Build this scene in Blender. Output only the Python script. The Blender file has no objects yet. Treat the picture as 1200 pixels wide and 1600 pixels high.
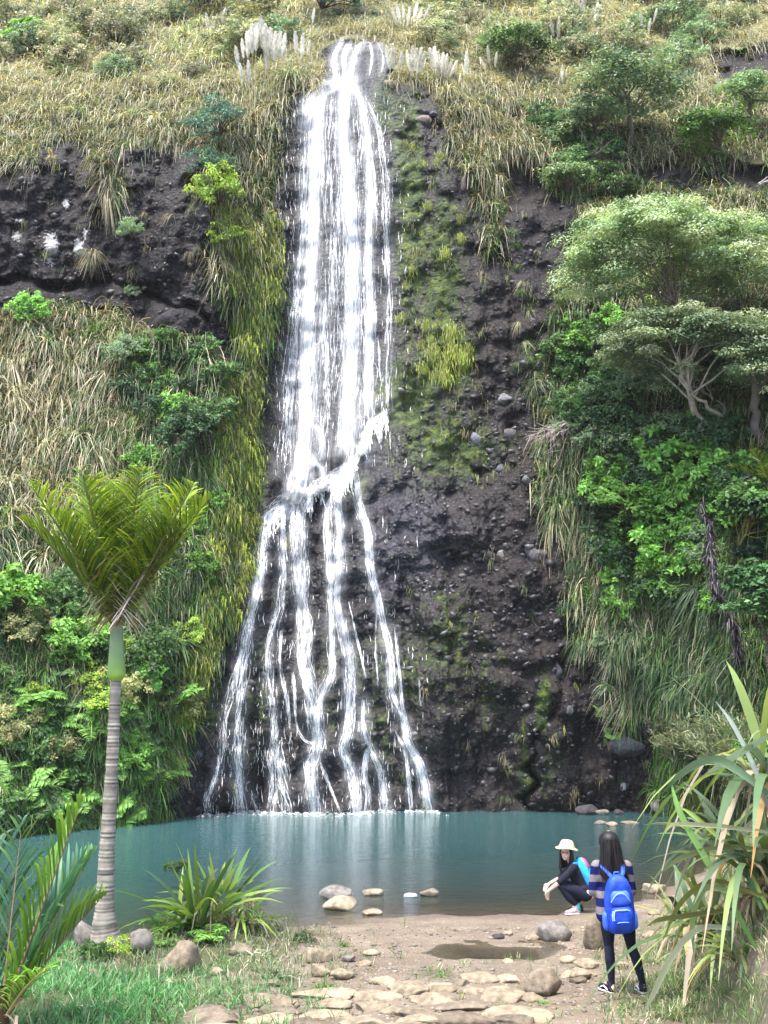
import bpy, bmesh, math, random
import numpy as np
from mathutils import Vector, Matrix, Euler
random.seed(7); RNG = np.random.default_rng(7)
SC = bpy.context.scene
COL = SC.collection
R = math.radians
# ---------------------------------------------------------------- camera, light, exposure
F_PX, W_PX, H_PX = 1715.0, 1200.0, 1600.0
CAM = np.array([0.0, 0.0, 3.2]); PITCH = R(9.86)
FW = np.array([0, math.cos(PITCH), math.sin(PITCH)]); UP = np.array([0, -math.sin(PITCH), math.cos(PITCH)])
cd = bpy.data.cameras.new('camera'); cam = bpy.data.objects.new('camera', cd); COL.objects.link(cam)
cam.location = CAM; cam.rotation_euler = (math.pi/2 + PITCH, 0, 0)
cd.sensor_fit = 'VERTICAL'; cd.sensor_height = 36.0; cd.lens = F_PX / H_PX * 36.0
cd.clip_start = 0.1; cd.clip_end = 600
SC.camera = cam
SUN_EL, SUN_AZ = R(70), R(-145)       # high behind the camera, to the left (azimuth from +Y)
world = bpy.data.worlds.new('World'); SC.world = world; world.use_nodes = True
wn = world.node_tree; bg = wn.nodes['Background']
sky = wn.nodes.new('ShaderNodeTexSky'); sky.sky_type = 'NISHITA'; sky.sun_disc = False
sky.sun_elevation = SUN_EL; sky.sun_rotation = SUN_AZ; sky.dust_density = 3.0; sky.air_density = 1.0; sky.ozone_density = 1.0
wn.links.new(sky.outputs[0], bg.inputs[0]); bg.inputs[1].default_value = 0.125
sd = bpy.data.lights.new('sun', 'SUN'); sd.energy = 1.5; sd.angle = R(11); sd.color = (1.0, 0.95, 0.86)
sun = bpy.data.objects.new('sun', sd); COL.objects.link(sun)
sdir = Vector((math.cos(SUN_EL)*math.sin(SUN_AZ), math.cos(SUN_EL)*math.cos(SUN_AZ), math.sin(SUN_EL)))
sun.rotation_euler = sdir.to_track_quat('Z', 'Y').to_euler(); sun.location = (0, 0, 60)
SC.view_settings.view_transform = 'Standard'; SC.view_settings.look = 'None'
SC.view_settings.gamma = 1.0; SC.view_settings.use_curve_mapping = False
SC.view_settings.exposure = 2.25
SC.render.engine = 'CYCLES'
SC.cycles.transparent_max_bounces = 24; SC.cycles.max_bounces = 6

# ---------------------------------------------------------------- numpy helpers
def _h(ix, iy, iz, s=0):
    n = (ix*374761393 + iy*668265263 + iz*2147483647 + s*1274126177) & 0xffffffff
    n = ((n ^ (n >> 13))*1274126177) & 0xffffffff
    n = ((n ^ (n >> 16))*2246822519) & 0xffffffff
    return ((n ^ (n >> 15)) & 0xffffff)/16777216.0
def vnoise(P, s=0):
    P = np.asarray(P, float); i = np.floor(P).astype(np.int64); f = P - i; u = f*f*(3-2*f); r = 0
    for a in (0, 1):
        for b in (0, 1):
            for c in (0, 1):
                w = (u[..., 0] if a else 1-u[..., 0])*(u[..., 1] if b else 1-u[..., 1])*(u[..., 2] if c else 1-u[..., 2])
                r = r + w*_h(i[..., 0]+a, i[..., 1]+b, i[..., 2]+c, s)
    return r*2-1
def fbm(P, o=4, s=0):
    P = np.asarray(P, float); r = 0; a = 1; t = 0
    for k in range(o):
        r = r + a*vnoise(P*(2.03**k) + 17.3*k, s+k); t += a; a *= 0.5
    return r/t
def worley(P, s=0):
    P = np.asarray(P, float); i = np.floor(P).astype(np.int64); d = np.full(P.shape[:-1], 9.0); val = np.zeros(P.shape[:-1])
    for a in (-1, 0, 1):
        for b in (-1, 0, 1):
            for c in (-1, 0, 1):
                x, y, z = i[..., 0]+a, i[..., 1]+b, i[..., 2]+c
                q = np.stack([x+_h(x, y, z, s), y+_h(x, y, z, s+1), z+_h(x, y, z, s+2)], -1)
                dd = np.sqrt(((q-P)**2).sum(-1)); m = dd < d
                val = np.where(m, _h(x, y, z, s+3), val); d = np.where(m, dd, d)
    return d, val
def sstep(a, b, x):
    t = np.clip((x-a)/(b-a), 0, 1); return t*t*(3-2*t)
def inpoly(px, py, poly):
    poly = np.array(poly, float); r = np.zeros(np.shape(px), bool); n = len(poly); j = n-1
    for i in range(n):
        xi, yi = poly[i]; xj, yj = poly[j]
        c = ((yi > py) != (yj > py)) & (px < (xj-xi)*(py-yi)/(yj-yi+1e-12)+xi)
        r ^= c; j = i
    return r
def ray(px, py):
    px = np.asarray(px, float); py = np.asarray(py, float)
    d = FW + ((px-600)/F_PX)[..., None]*np.array([1., 0, 0]) + ((800-py)/F_PX)[..., None]*UP
    return d/d[..., 1:2]              # scaled so that d.y == 1
def project(P):
    q = np.asarray(P) - CAM; z = q@FW
    return 600+q[..., 0]/z*F_PX, 800-(q@UP)/z*F_PX
def m_per_px(P):
    return float((np.asarray(P)-CAM)@FW)/F_PX

# ---------------------------------------------------------------- object helpers
def tag(o, label=None, cat=None, group=None, kind=None):
    if label: o['label'] = label
    if cat: o['category'] = cat
    if group: o['group'] = group
    if kind: o['kind'] = kind
    return o
def link(name, data, parent=None, mat=None):
    o = bpy.data.objects.new(name, data); COL.objects.link(o)
    if parent is not None: o.parent = parent
    if mat is not None and data is not None:
        if len(data.materials) == 0: data.materials.append(mat)
    return o
def empty(name, loc=(0, 0, 0), rz=0.0):
    o = bpy.data.objects.new(name, None); COL.objects.link(o); o.location = loc; o.rotation_euler = (0, 0, rz)
    o.empty_display_size = 0.2
    return o
def quad_mesh(name, V, Q, C=None, smooth=False, attrs=None):
    me = bpy.data.meshes.new(name); V = np.ascontiguousarray(V, np.float32); Q = np.ascontiguousarray(Q, np.int32)
    me.vertices.add(len(V)); me.vertices.foreach_set('co', V.ravel())
    k = Q.shape[1]
    me.loops.add(Q.size); me.loops.foreach_set('vertex_index', Q.ravel())
    me.polygons.add(len(Q)); me.polygons.foreach_set('loop_start', np.arange(len(Q), dtype=np.int32)*k)
    me.polygons.foreach_set('loop_total', np.full(len(Q), k, np.int32))
    if smooth: me.polygons.foreach_set('use_smooth', np.ones(len(Q), bool))
    me.update(calc_edges=True)
    if C is not None:
        a = me.color_attributes.new('Col', 'FLOAT_COLOR', 'POINT')
        a.data.foreach_set('color', np.concatenate([C, np.ones((len(C), 1))], 1).astype(np.float32).ravel())
    for n, v in (attrs or {}).items():
        a = me.attributes.new(n, 'FLOAT', 'POINT'); a.data.foreach_set('value', np.asarray(v, np.float32).ravel())
    return me
class Geo:
    """collects quads with a colour per vertex"""
    def __init__(s): s.V = []; s.Q = []; s.C = []; s.n = 0
    def add(s, V, Q, C):
        V = np.asarray(V, float); C = np.asarray(C, float)
        if C.ndim == 1: C = np.tile(C, (len(V), 1))
        s.V.append(V); s.Q.append(np.asarray(Q)+s.n); s.C.append(C); s.n += len(V)
    def mesh(s, name, smooth=False):
        return quad_mesh(name, np.concatenate(s.V), np.concatenate(s.Q), np.concatenate(s.C), smooth)
    def tube(s, pts, rad, col, n=8, jit=0.0):
        pts = np.asarray(pts, float); rad = np.broadcast_to(np.asarray(rad, float), (len(pts),))
        T = np.gradient(pts, axis=0); T /= np.linalg.norm(T, axis=1)[:, None]+1e-9
        ref = np.array([0.13, 1, 0.21]) if abs(T[:, 1]).mean() < .8 else np.array([1, .1, .2])
        A = np.cross(T, ref); A /= np.linalg.norm(A, axis=1)[:, None]; B = np.cross(T, A)
        th = np.arange(n)*2*np.pi/n
        rr = rad[:, None]*(1+jit*(np.random.default_rng(3).random((len(pts), n))-.5))
        V = pts[:, None]+rr[..., None]*(np.cos(th)[None, :, None]*A[:, None]+np.sin(th)[None, :, None]*B[:, None])
        k = len(pts); i, j = np.meshgrid(np.arange(k-1), np.arange(n), indexing='ij'); j2 = (j+1) % n
        Q = np.stack([i*n+j, i*n+j2, (i+1)*n+j2, (i+1)*n+j], -1).reshape(-1, 4)
        c = np.asarray(col, float)
        if c.ndim == 2: c = np.repeat(c, n, axis=0)
        s.add(V.reshape(-1, 3), Q, c)
    def blades(s, P, D, L, W, droop, C0, C1, seg=3, rng=RNG, fold=0.0, wprof=None):
        P = np.asarray(P, float); n = len(P)
        D = D/(np.linalg.norm(D, axis=1)[:, None]+1e-9)
        side = np.cross(D, np.array([0, 0, 1.0])+.25*rng.normal(size=(n, 3))); side /= np.linalg.norm(side, axis=1)[:, None]+1e-9
        t = np.linspace(0, 1, seg+1)
        L = np.broadcast_to(L, (n,)); W = np.broadcast_to(W, (n,)); droop = np.broadcast_to(droop, (n,))
        C0 = np.broadcast_to(C0, (n, 3)); C1 = np.broadcast_to(C1, (n, 3))
        pos = P[:, None]+D[:, None]*(L[:, None]*t)[..., None]
        pos[..., 2] -= droop[:, None]*L[:, None]*t**2
        if wprof is None: wp = np.clip(1.0-t**2.2, .12, 1)*np.clip(.55+t*2, 0, 1)
        else: wp = np.interp(t, np.linspace(0, 1, len(wprof)), wprof)
        off = side[:, None]*(W[:, None]*wp*.5)[..., None]
        V = np.stack([pos-off, pos+off], 2)             # n, seg+1, 2, 3
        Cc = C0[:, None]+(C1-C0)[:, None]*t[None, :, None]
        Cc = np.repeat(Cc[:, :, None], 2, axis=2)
        m = (seg+1)*2; base = (np.arange(n)*m)[:, None]; k = np.arange(seg)*2
        Q = np.stack([base+k, base+k+1, base+k+3, base+k+2], -1).reshape(-1, 4)
        s.add(V.reshape(-1, 3), Q, Cc.reshape(-1, 3))
    def leaves(s, P, N, size, C, rng=RNG, asp=.5, D=None):
        """one rhombic leaf per point, facing roughly N"""
        P = np.asarray(P, float); n = len(P)
        N = N/(np.linalg.norm(N, axis=1)[:, None]+1e-9)
        r = rng.normal(size=(n, 3)) if D is None else D
        U = r-(r*N).sum(1)[:, None]*N; U /= np.linalg.norm(U, axis=1)[:, None]+1e-9
        Wv = np.cross(N, U); size = np.broadcast_to(size, (n,))[:, None]; a = size*asp*.5
        V = np.stack([P, P+U*size*.45+Wv*a, P+U*size-N*size*.12, P+U*size*.45-Wv*a], 1).reshape(-1, 3)
        Q = np.arange(n*4).reshape(-1, 4)
        s.add(V, Q, np.repeat(np.broadcast_to(C, (n, 3)), 4, axis=0))
def npal(n, cols, rng=RNG, var=.18):
    cols = np.array(cols, float); c = cols[rng.integers(0, len(cols), n)]
    return c*(1+var*rng.normal(size=(n, 1))).clip(.4, 1.8)

# ---------------------------------------------------------------- node helpers
def newmat(name):
    m = bpy.data.materials.new(name); m.use_nodes = True; nt = m.node_tree
    for n in list(nt.nodes):
        if n.type != 'OUTPUT_MATERIAL': nt.nodes.remove(n)
    out = [n for n in nt.nodes if n.type == 'OUTPUT_MATERIAL'][0]
    return m, nt, out
class NT:
    def __init__(s, nt): s.nt = nt
    def n(s, t, ins=None, **kw):
        x = s.nt.nodes.new(t)
        for k, v in kw.items(): setattr(x, k, v)
        for k, v in (ins or {}).items():
            sock = x.inputs[k]
            if isinstance(v, bpy.types.NodeSocket): s.nt.links.new(v, sock)
            else: sock.default_value = v
        return x
    def math(s, op, a, b=0.0, c=0.0, clamp=False):
        return s.n('ShaderNodeMath', {0: a, 1: b, 2: c}, operation=op, use_clamp=clamp).outputs[0]
    def noise(s, vec, scale, detail=4, rough=.55, dist=0):
        return s.n('ShaderNodeTexNoise', {'Vector': vec, 'Scale': scale, 'Detail': detail, 'Roughness': rough, 'Distortion': dist}).outputs[0]
    def ramp(s, f, *st):
        x = s.n('ShaderNodeValToRGB', {0: f}); e = x.color_ramp.elements
        for i, (p, c) in enumerate(st):
            k = e[i] if i < 2 else e.new(p)
            k.position = p; k.color = (*c, 1) if len(c) == 3 else c
        return x.outputs[0]
    def mix(s, f, a, b, mode='MIX'):
        x = s.n('ShaderNodeMix', {0: f}, data_type='RGBA', blend_type=mode)
        for k, v in ((6, a), (7, b)):
            if isinstance(v, bpy.types.NodeSocket): s.nt.links.new(v, x.inputs[k])
            else: x.inputs[k].default_value = (*v, 1) if len(v) == 3 else v
        return x.outputs[2]
    def mapr(s, v, a, b, c, d):
        return s.n('ShaderNodeMapRange', {0: v, 1: a, 2: b, 3: c, 4: d}).outputs[0]
    def pos(s): return s.n('ShaderNodeNewGeometry').outputs['Position']
    def obj(s): return s.n('ShaderNodeTexCoord').outputs['Object']
    def scale(s, v, sc): return s.n('ShaderNodeMapping', {'Vector': v, 'Scale': sc}).outputs[0]
    def bump(s, h, st, d=.05): return s.n('ShaderNodeBump', {'Height': h, 'Strength': st, 'Distance': d}).outputs[0]
def L_(nt, a, b): nt.links.new(a, b)

def mat_leaf(name='foliage', trans=.3, rough=.5, spec=.35, var=.36, tint=(1.25, 1.2, .6)):
    m, nt, out = newmat(name); N = NT(nt)
    col = N.n('ShaderNodeVertexColor', layer_name='Col').outputs[0]
    rnd = N.n('ShaderNodeObjectInfo').outputs['Random']
    ns = N.noise(N.pos(), 1.3, 3)
    v = N.math('MULTIPLY', N.mapr(rnd, 0, 1, 1-var, 1+var), N.mapr(ns, .25, .75, .72, 1.3))
    c = N.n('ShaderNodeVectorMath', {0: col, 'Scale': v}, operation='SCALE').outputs[0]
    b = N.n('ShaderNodeBsdfPrincipled', {'Base Color': c, 'Roughness': rough, 'Specular IOR Level': spec})
    t = N.n('ShaderNodeBsdfTranslucent', {'Color': N.mix(1.0, c, tint, 'MULTIPLY')})
    mx = N.n('ShaderNodeMixShader', {0: trans, 1: b.outputs[0], 2: t.outputs[0]})
    L_(nt, mx.outputs[0], out.inputs[0]); return m
def mat_plain(name, col, rough=.7, spec=.3, nscale=0, namp=.15, bump=0, metallic=0, noise2=None):
    m, nt, out = newmat(name); N = NT(nt); c = (*col, 1)
    b = N.n('ShaderNodeBsdfPrincipled', {'Base Color': c, 'Roughness': rough, 'Specular IOR Level': spec, 'Metallic': metallic})
    if nscale:
        nz = N.noise(N.obj(), nscale, 5)
        cc = N.mix(N.mapr(nz, .3, .7, 0, 1), tuple(x*(1-namp) for x in col), tuple(min(1, x*(1+namp)) for x in col))
        L_(nt, cc, b.inputs['Base Color'])
        if bump: L_(nt, N.bump(nz, bump, .02), b.inputs['Normal'])
    L_(nt, b.outputs[0], out.inputs[0]); return m
def mat_vcol(name, rough=.8, spec=.2, nscale=8, namp=.3, bump=.3, bd=.02):
    m, nt, out = newmat(name); N = NT(nt)
    col = N.n('ShaderNodeVertexColor', layer_name='Col').outputs[0]
    nz = N.noise(N.obj(), nscale, 6, .6)
    c = N.n('ShaderNodeVectorMath', {0: col, 'Scale': N.mapr(nz, .3, .7, 1-namp, 1+namp)}, operation='SCALE').outputs[0]
    b = N.n('ShaderNodeBsdfPrincipled', {'Base Color': c, 'Roughness': rough, 'Specular IOR Level': spec, 'Normal': N.bump(nz, bump, bd)})
    L_(nt, b.outputs[0], out.inputs[0]); return m
M_LEAF = mat_leaf()
M_BARK = mat_vcol('bark', .9, .15, 6, .35, .6)

def haze_box():
    me = bpy.data.meshes.new('haze'); bm = bmesh.new(); bmesh.ops.create_cube(bm, size=1); bm.to_mesh(me); bm.free()
    o = link('haze', me); o.location = (0, 62, 54); o.scale = (230, 156, 114); m, nt, out = newmat('haze_air')
    v = nt.nodes.new('ShaderNodeVolumePrincipled'); v.inputs['Density'].default_value = .00022; v.inputs['Color'].default_value = (.95, .96, 1, 1)
    L_(nt, v.outputs[0], out.inputs['Volume']); me.materials.append(m); o['kind'] = 'stuff'; o['label'] = 'thin pale haze over the whole gorge'
haze_box()
# ---------------------------------------------------------------- the cliff: depth of the rock wall and hillside
TX = [-500, -100, 0, 120, 250, 330, 395, 440, 600, 700, 820, 900, 1000, 1100, 1250, 1700]
TY = {
 1420: [20, 25.5, 27.4, 28.6, 31.0, 33.0, 33.3, 33.4, 33.4, 33.5, 33.6, 33.7, 33.9, 31.5, 27, 18],
 1270: [20, 25.6, 27.5, 28.8, 31.1, 32.7, 33.3, 33.4, 33.4, 33.5, 33.6, 33.7, 33.9, 31.5, 27, 18],
 1150: [21, 26.8, 28.8, 29.8, 31.6, 32.8, 33.6, 33.8, 33.8, 33.8, 33.7, 33.6, 33.3, 31.0, 27, 18.5],
 1000: [22, 28.2, 30.0, 30.6, 31.8, 32.9, 34.4, 34.6, 34.6, 34.4, 34.3, 33.5, 32.5, 31.0, 27.5, 19],
 850: [23, 30.0, 31.6, 32.2, 32.8, 33.6, 35.3, 35.6, 35.5, 35.2, 34.8, 34.2, 32.8, 31.4, 28, 20],
 740: [24, 31.5, 33.0, 33.5, 33.8, 34.2, 36.2, 36.7, 36.2, 35.8, 35.2, 34.6, 33.4, 32.0, 29, 21],
 620: [25.5, 33.2, 34.6, 35.0, 35.0, 35.0, 37.0, 38.0, 37.6, 36.4, 36.0, 35.2, 34.0, 32.8, 30, 22],
 500: [27, 35.0, 36.2, 36.6, 36.4, 36.0, 37.6, 38.5, 38.4, 37.2, 36.8, 36.2, 35.2, 34.0, 32, 24],
 450: [28, 36.2, 37.2, 37.4, 37.0, 36.6, 37.9, 38.8, 38.8, 37.6, 37.2, 36.8, 36.2, 35.2, 33.2, 25],
 330: [28.5, 36.6, 37.6, 37.8, 37.6, 37.2, 38.4, 39.3, 39.4, 38.4, 38.4, 38.6, 38.8, 38.0, 36, 28],
 240: [29.5, 37.4, 38.2, 38.4, 38.2, 38.0, 39.2, 39.8, 40.0, 39.4, 40.2, 40.8, 41.0, 40.5, 39, 31],
 180: [32, 39.4, 40.4, 40.4, 40.0, 39.8, 40.0, 40.2, 40.4, 40.4, 42.4, 43.0, 43.0, 42.6, 41.4, 34],
 125: [36, 42.5, 43.5, 43.4, 42.8, 42.4, 42.0, 41.0, 41.0, 42.6, 45.0, 45.6, 45.6, 45.0, 44, 38],
 60: [41, 47, 48, 48, 47.2, 46.6, 46, 44, 43.4, 47, 49.6, 50, 50, 49.4, 48, 43],
 0: [47, 53, 54, 54, 53, 52.4, 52, 49, 49, 53, 55, 55.6, 55.6, 55, 53, 49],
 -100: [60, 66, 67, 67, 66, 65, 64, 62, 62, 66, 68, 69, 69, 68, 66, 60],
 -260: [84, 90, 91, 91, 90, 89, 88, 87, 87, 90, 92, 92, 92, 91, 90, 84],
}
_ry = sorted(TY); _gx = np.arange(-500, 1701, 10.); _gy = np.arange(-260, 1421, 10.)
_a = np.array([np.interp(_gx, TX, TY[y]) for y in _ry])
_D = np.array([np.interp(_gy, _ry, _a[:, k]) for k in range(len(_gx))]).T
def _blur(a, r):
    k = np.exp(-np.arange(-3*r, 3*r+1)**2/(2*r*r)); k /= k.sum()
    for ax in (0, 1):
        p = np.pad(a, [(3*r, 3*r) if q == ax else (0, 0) for q in (0, 1)], mode='edge')
        a = np.apply_along_axis(lambda v: np.convolve(v, k, 'valid'), ax, p)
    return a
_D = _blur(_D, 2)
def base_depth(px, py):
    fx = np.clip((px+500)/10, 0, len(_gx)-1.001); fy = np.clip((py+260)/10, 0, len(_gy)-1.001)
    i = fx.astype(int); j = fy.astype(int); u = fx-i; v = fy-j
    return (_D[j, i]*(1-u)+_D[j, i+1]*u)*(1-v)+(_D[j+1, i]*(1-u)+_D[j+1, i+1]*u)*v
ROCK = [
 [(-60, 262), (60, 262), (60, 215), (130, 228), (160, 300), (215, 300), (150, 235), (300, 232), (318, 300), (330, 350), (340, 430), (372, 520), (372, 590), (330, 560), (300, 530), (240, 515), (180, 480), (110, 470), (60, 490), (-60, 500)],
 [(440, 205), (455, 140), (515, 130), (512, 70), (600, 66), (606, 132), (668, 138), (700, 200), (742, 290), (762, 400), (790, 330), (775, 240), (848, 245), (862, 300), (905, 305), (885, 400), (870, 480), (858, 560), (820, 610), (850, 690), (832, 770), (880, 850), (888, 940), (905, 1010), (962, 1016), (960, 1110), (1022, 1140), (1025, 1210), (1040, 1262), (1040, 1420), (200, 1420), (262, 1292), (290, 1150), (335, 1010), (378, 920), (398, 800), (392, 640), (415, 560), (440, 480), (426, 330)],
 [(985, 258), (1080, 250), (1260, 262), (1260, 302), (1100, 292), (1000, 296)],
 [(1100, 78), (1260, 70), (1260, 128), (1120, 124)],
 [(190, 15), (240, 15), (240, 40), (190, 40)],
]
def rock_mask(px, py):
    w = np.stack([px/38, py/38, np.zeros_like(px)], -1)
    qx = px+16*fbm(w, 3, 11); qy = py+16*fbm(w, 3, 31)
    m = np.zeros(px.shape, bool)
    for p in ROCK: m |= inpoly(qx, qy, p)
    return m
KNOBS = [(485, 745, 20, 24, .55), (410, 770, 9, 30, .3), (462, 772, 8, 12, .4), (483, 783, 11, 15, .5), (548, 740, 12, 12, .45), (541, 772, 13, 18, .45), (566, 700, 7, 12, .35), (561, 668, 7, 16, .35),
 (524, 715, 7, 14, .35), (493, 690, 12, 30, .35), (432, 745, 7, 14, .35), (447, 765, 6, 12, .3), (511, 760, 12, 10, .35), (574, 760, 12, 16, .3), (350, 1240, 16, 18, .5), (392, 1180, 14, 18, .4), (418, 1190, 9, 12, .3),
 (445, 960, 12, 20, .3), (520, 1170, 14, 18, .3), (555, 1150, 16, 16, .35), (615, 1130, 10, 16, .2), (476, 1090, 12, 30, .3), (388, 1090, 8, 20, .25), (525, 1080, 18, 26, .3), (440, 1100, 10, 22, .25), (640, 1158, 12, 8, .25),
 (262, 505, 26, 22, .6), (890, 1060, 70, 40, .35), (780, 960, 90, 60, .45), (700, 1090, 60, 60, .3), (880, 1180, 60, 60, .3), (760, 820, 60, 40, .3), (640, 830, 60, 40, .35), (380, 1120, 30, 60, .2)]
def disp(px, py, D0, mk):
    P = ray(px, py)*D0[..., None]
    d = 0.9*fbm(P*.16, 3, 5)+.35*fbm(P*.6, 3, 6)
    w1, _ = worley(P*np.array([1.1, 1.1, 1.0]), 41); w2, _ = worley(P*2.9, 45)
    w0, _ = worley(P*np.array([.5, .5, .42])+.35*np.stack([fbm(P*.7, 2, 2)]*3, -1), 49); rk = .75*(.5-w0)+.42*(.55-w1)+.17*(.5-w2)+.55*fbm(P*np.array([1.3, .6, .17]), 4, 51)+.13*fbm(P*np.array([.5, .5, 1.8]), 3, 61)+.14*fbm(P*3.6, 3, 71)
    vg = .62*fbm(P*.55, 2, 81)+.38*fbm(P*1.3, 3, 82)
    sm = 1-.6*np.exp(-((px-540)/75)**4)*sstep(760, 700, py)*sstep(90, 130, py)
    d = d*np.where((px > 380) & (px < 700), .45, 1)+np.where(mk, rk*sm, vg)
    for (x, y, rx, ry, h) in KNOBS:
        q = ((px-x)/rx)**2+((py-y)/ry)**2; k = q < 2.2
        d[k] += h*np.sqrt(np.clip(1-q[k]/2.2, 0, 1))
    # undercut line of the left band, the crack on the right, the recessed bands
    ly = np.interp(px, [-60, 60, 150, 230, 290, 340], [428, 436, 438, 448, 470, 505])
    ly = ly+9*vnoise(np.stack([px/34, 0*px, 0*px], -1), 4); d -= .75*np.exp(-((py-ly-8)/(6+3*vnoise(np.stack([px/20, 0*px+5, 0*px], -1), 6)))**2)*(px < 330)*(.75+.5*vnoise(np.stack([px/26, 0*px, 0*px+3], -1), 5))
    lx = np.interp(py, [980, 1030, 1100, 1180, 1280], [905, 880, 862, 838, 826]); lx = lx+12*vnoise(np.stack([py/24, 0*py, 0*py], -1), 4); d -= (.5+.4*vnoise(np.stack([py/30, 0*py, 0*py+2], -1), 5))*np.exp(-((px-lx)/(7+3*vnoise(np.stack([py/16, 0*py, 0*py], -1), 7)))**2)*((py > 985) & (py < 1300))
    lx = np.interp(py, [140, 240, 340, 470], [700, 735, 768, 800]); d -= .35*np.exp(-((px-lx)/7)**2)*((py > 200) & (py < 700))
    d -= np.where(mk & (px > 750) & (py < 320), .9, 0)
    return d
def surf(px, py):
    """world points of the finished cliff surface under picture points"""
    px = np.asarray(px, float); py = np.asarray(py, float); mk = rock_mask(px, py); D0 = base_depth(px, py)
    return CAM+ray(px, py)*(D0-disp(px, py, D0, mk))[..., None]
gx = np.concatenate([np.arange(-500, -40, 24.), np.arange(-40, 1240, 3.2), np.arange(1240, 1701, 24.)])
gy = np.concatenate([np.arange(-260, -24, 14.), np.arange(-24, 1320, 3.2), np.arange(1320, 1421, 14.)])
GX, GY = np.meshgrid(gx, gy); CL_MK = rock_mask(GX, GY); CD0 = base_depth(GX, GY)
CL = CAM+ray(GX, GY)*(CD0-disp(GX, GY, CD0, CL_MK))[..., None]
crest = CL[:1]+np.array([0, 14, 2.]); CLf = np.concatenate([crest, CL], 0)
def grid_quads(r, c):
    i, j = np.meshgrid(np.arange(r-1), np.arange(c-1), indexing='ij')
    return np.stack([i*c+j, (i+1)*c+j, (i+1)*c+j+1, i*c+j+1], -1).reshape(-1, 4)
moss = np.zeros(GX.shape)
for (x, y, rx, ry, a) in [(640, 330, 28, 220, .9), (690, 440, 40, 190, .75), (700, 560, 45, 60, 1), (640, 620, 70, 70, .8), (700, 700, 90, 60, .8), (390, 760, 26, 120, 1.1), (400, 640, 14, 80, .7), (600, 170, 30, 50, .8), (625, 200, 20, 70, .7), (310, 1060, 50, 120, .6),
      (500, 300, 12, 160, .25), (620, 1050, 80, 90, .45), (700, 1000, 60, 110, .5), (590, 1120, 30, 100, .45), (520, 1060, 20, 120, .45), (390, 1080, 60, 160, .35), (850, 1100, 14, 60, .9), (940, 1030, 20, 10, .9), (820, 1190, 14, 90, .5), (760, 1080, 60, 90, .35), (850, 1200, 60, 50, .3), (560, 760, 20, 50, .6), (350, 900, 30, 60, .6)]:
    moss = np.maximum(moss, a*np.exp(-(((GX-x)/rx)**2+((GY-y)/ry)**2)))
wet = np.clip(np.exp(-((GX-560)/150)**2)+.5*np.exp(-(((GX-640)/130)**2+((GY-830)/110)**2)), 0, 1)
lich = np.zeros(GX.shape)
for (x, y, rx, ry, a) in [(80, 388, 12, 26, 1), (122, 386, 9, 12, 1), (104, 318, 6, 9, .9), (26, 370, 8, 10, .8), (132, 364, 4, 12, .8), (30, 345, 9, 6, .6), (975, 1228, 6, 8, .9)]:
    lich = np.maximum(lich, a*np.exp(-(((GX-x)/rx)**2+((GY-y)/ry)**2)))
blue_sheen = .9*np.exp(-(((GX-640)/90)**2+((GY-830)/80)**2))+.5*np.exp(-(((GX-310)/50)**2+((GY-1180)/80)**2))+.35*np.exp(-(((GX-540)/70)**2+((GY-450)/260)**2))  # where the bluish wet sheen is painted onto the rock
brn = sstep(630, 740, GX+30*fbm(np.stack([GX/60, GY/60, 0*GX], -1), 2, 3))*.6+.2*(GX < 430)
def padtop(a): return np.concatenate([a[:1], a], 0)
cl_me = quad_mesh('cliff', CLf.reshape(-1, 3), grid_quads(*CLf.shape[:2])[:, ::-1], None, True,
    {'rock': padtop(CL_MK.astype(float)), 'moss': padtop(moss), 'wet': padtop(wet), 'lich': padtop(lich), 'blue_sheen': padtop(blue_sheen), 'brown': padtop(brn), 'dep': padtop(sstep(200, 90, GY))})
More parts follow.
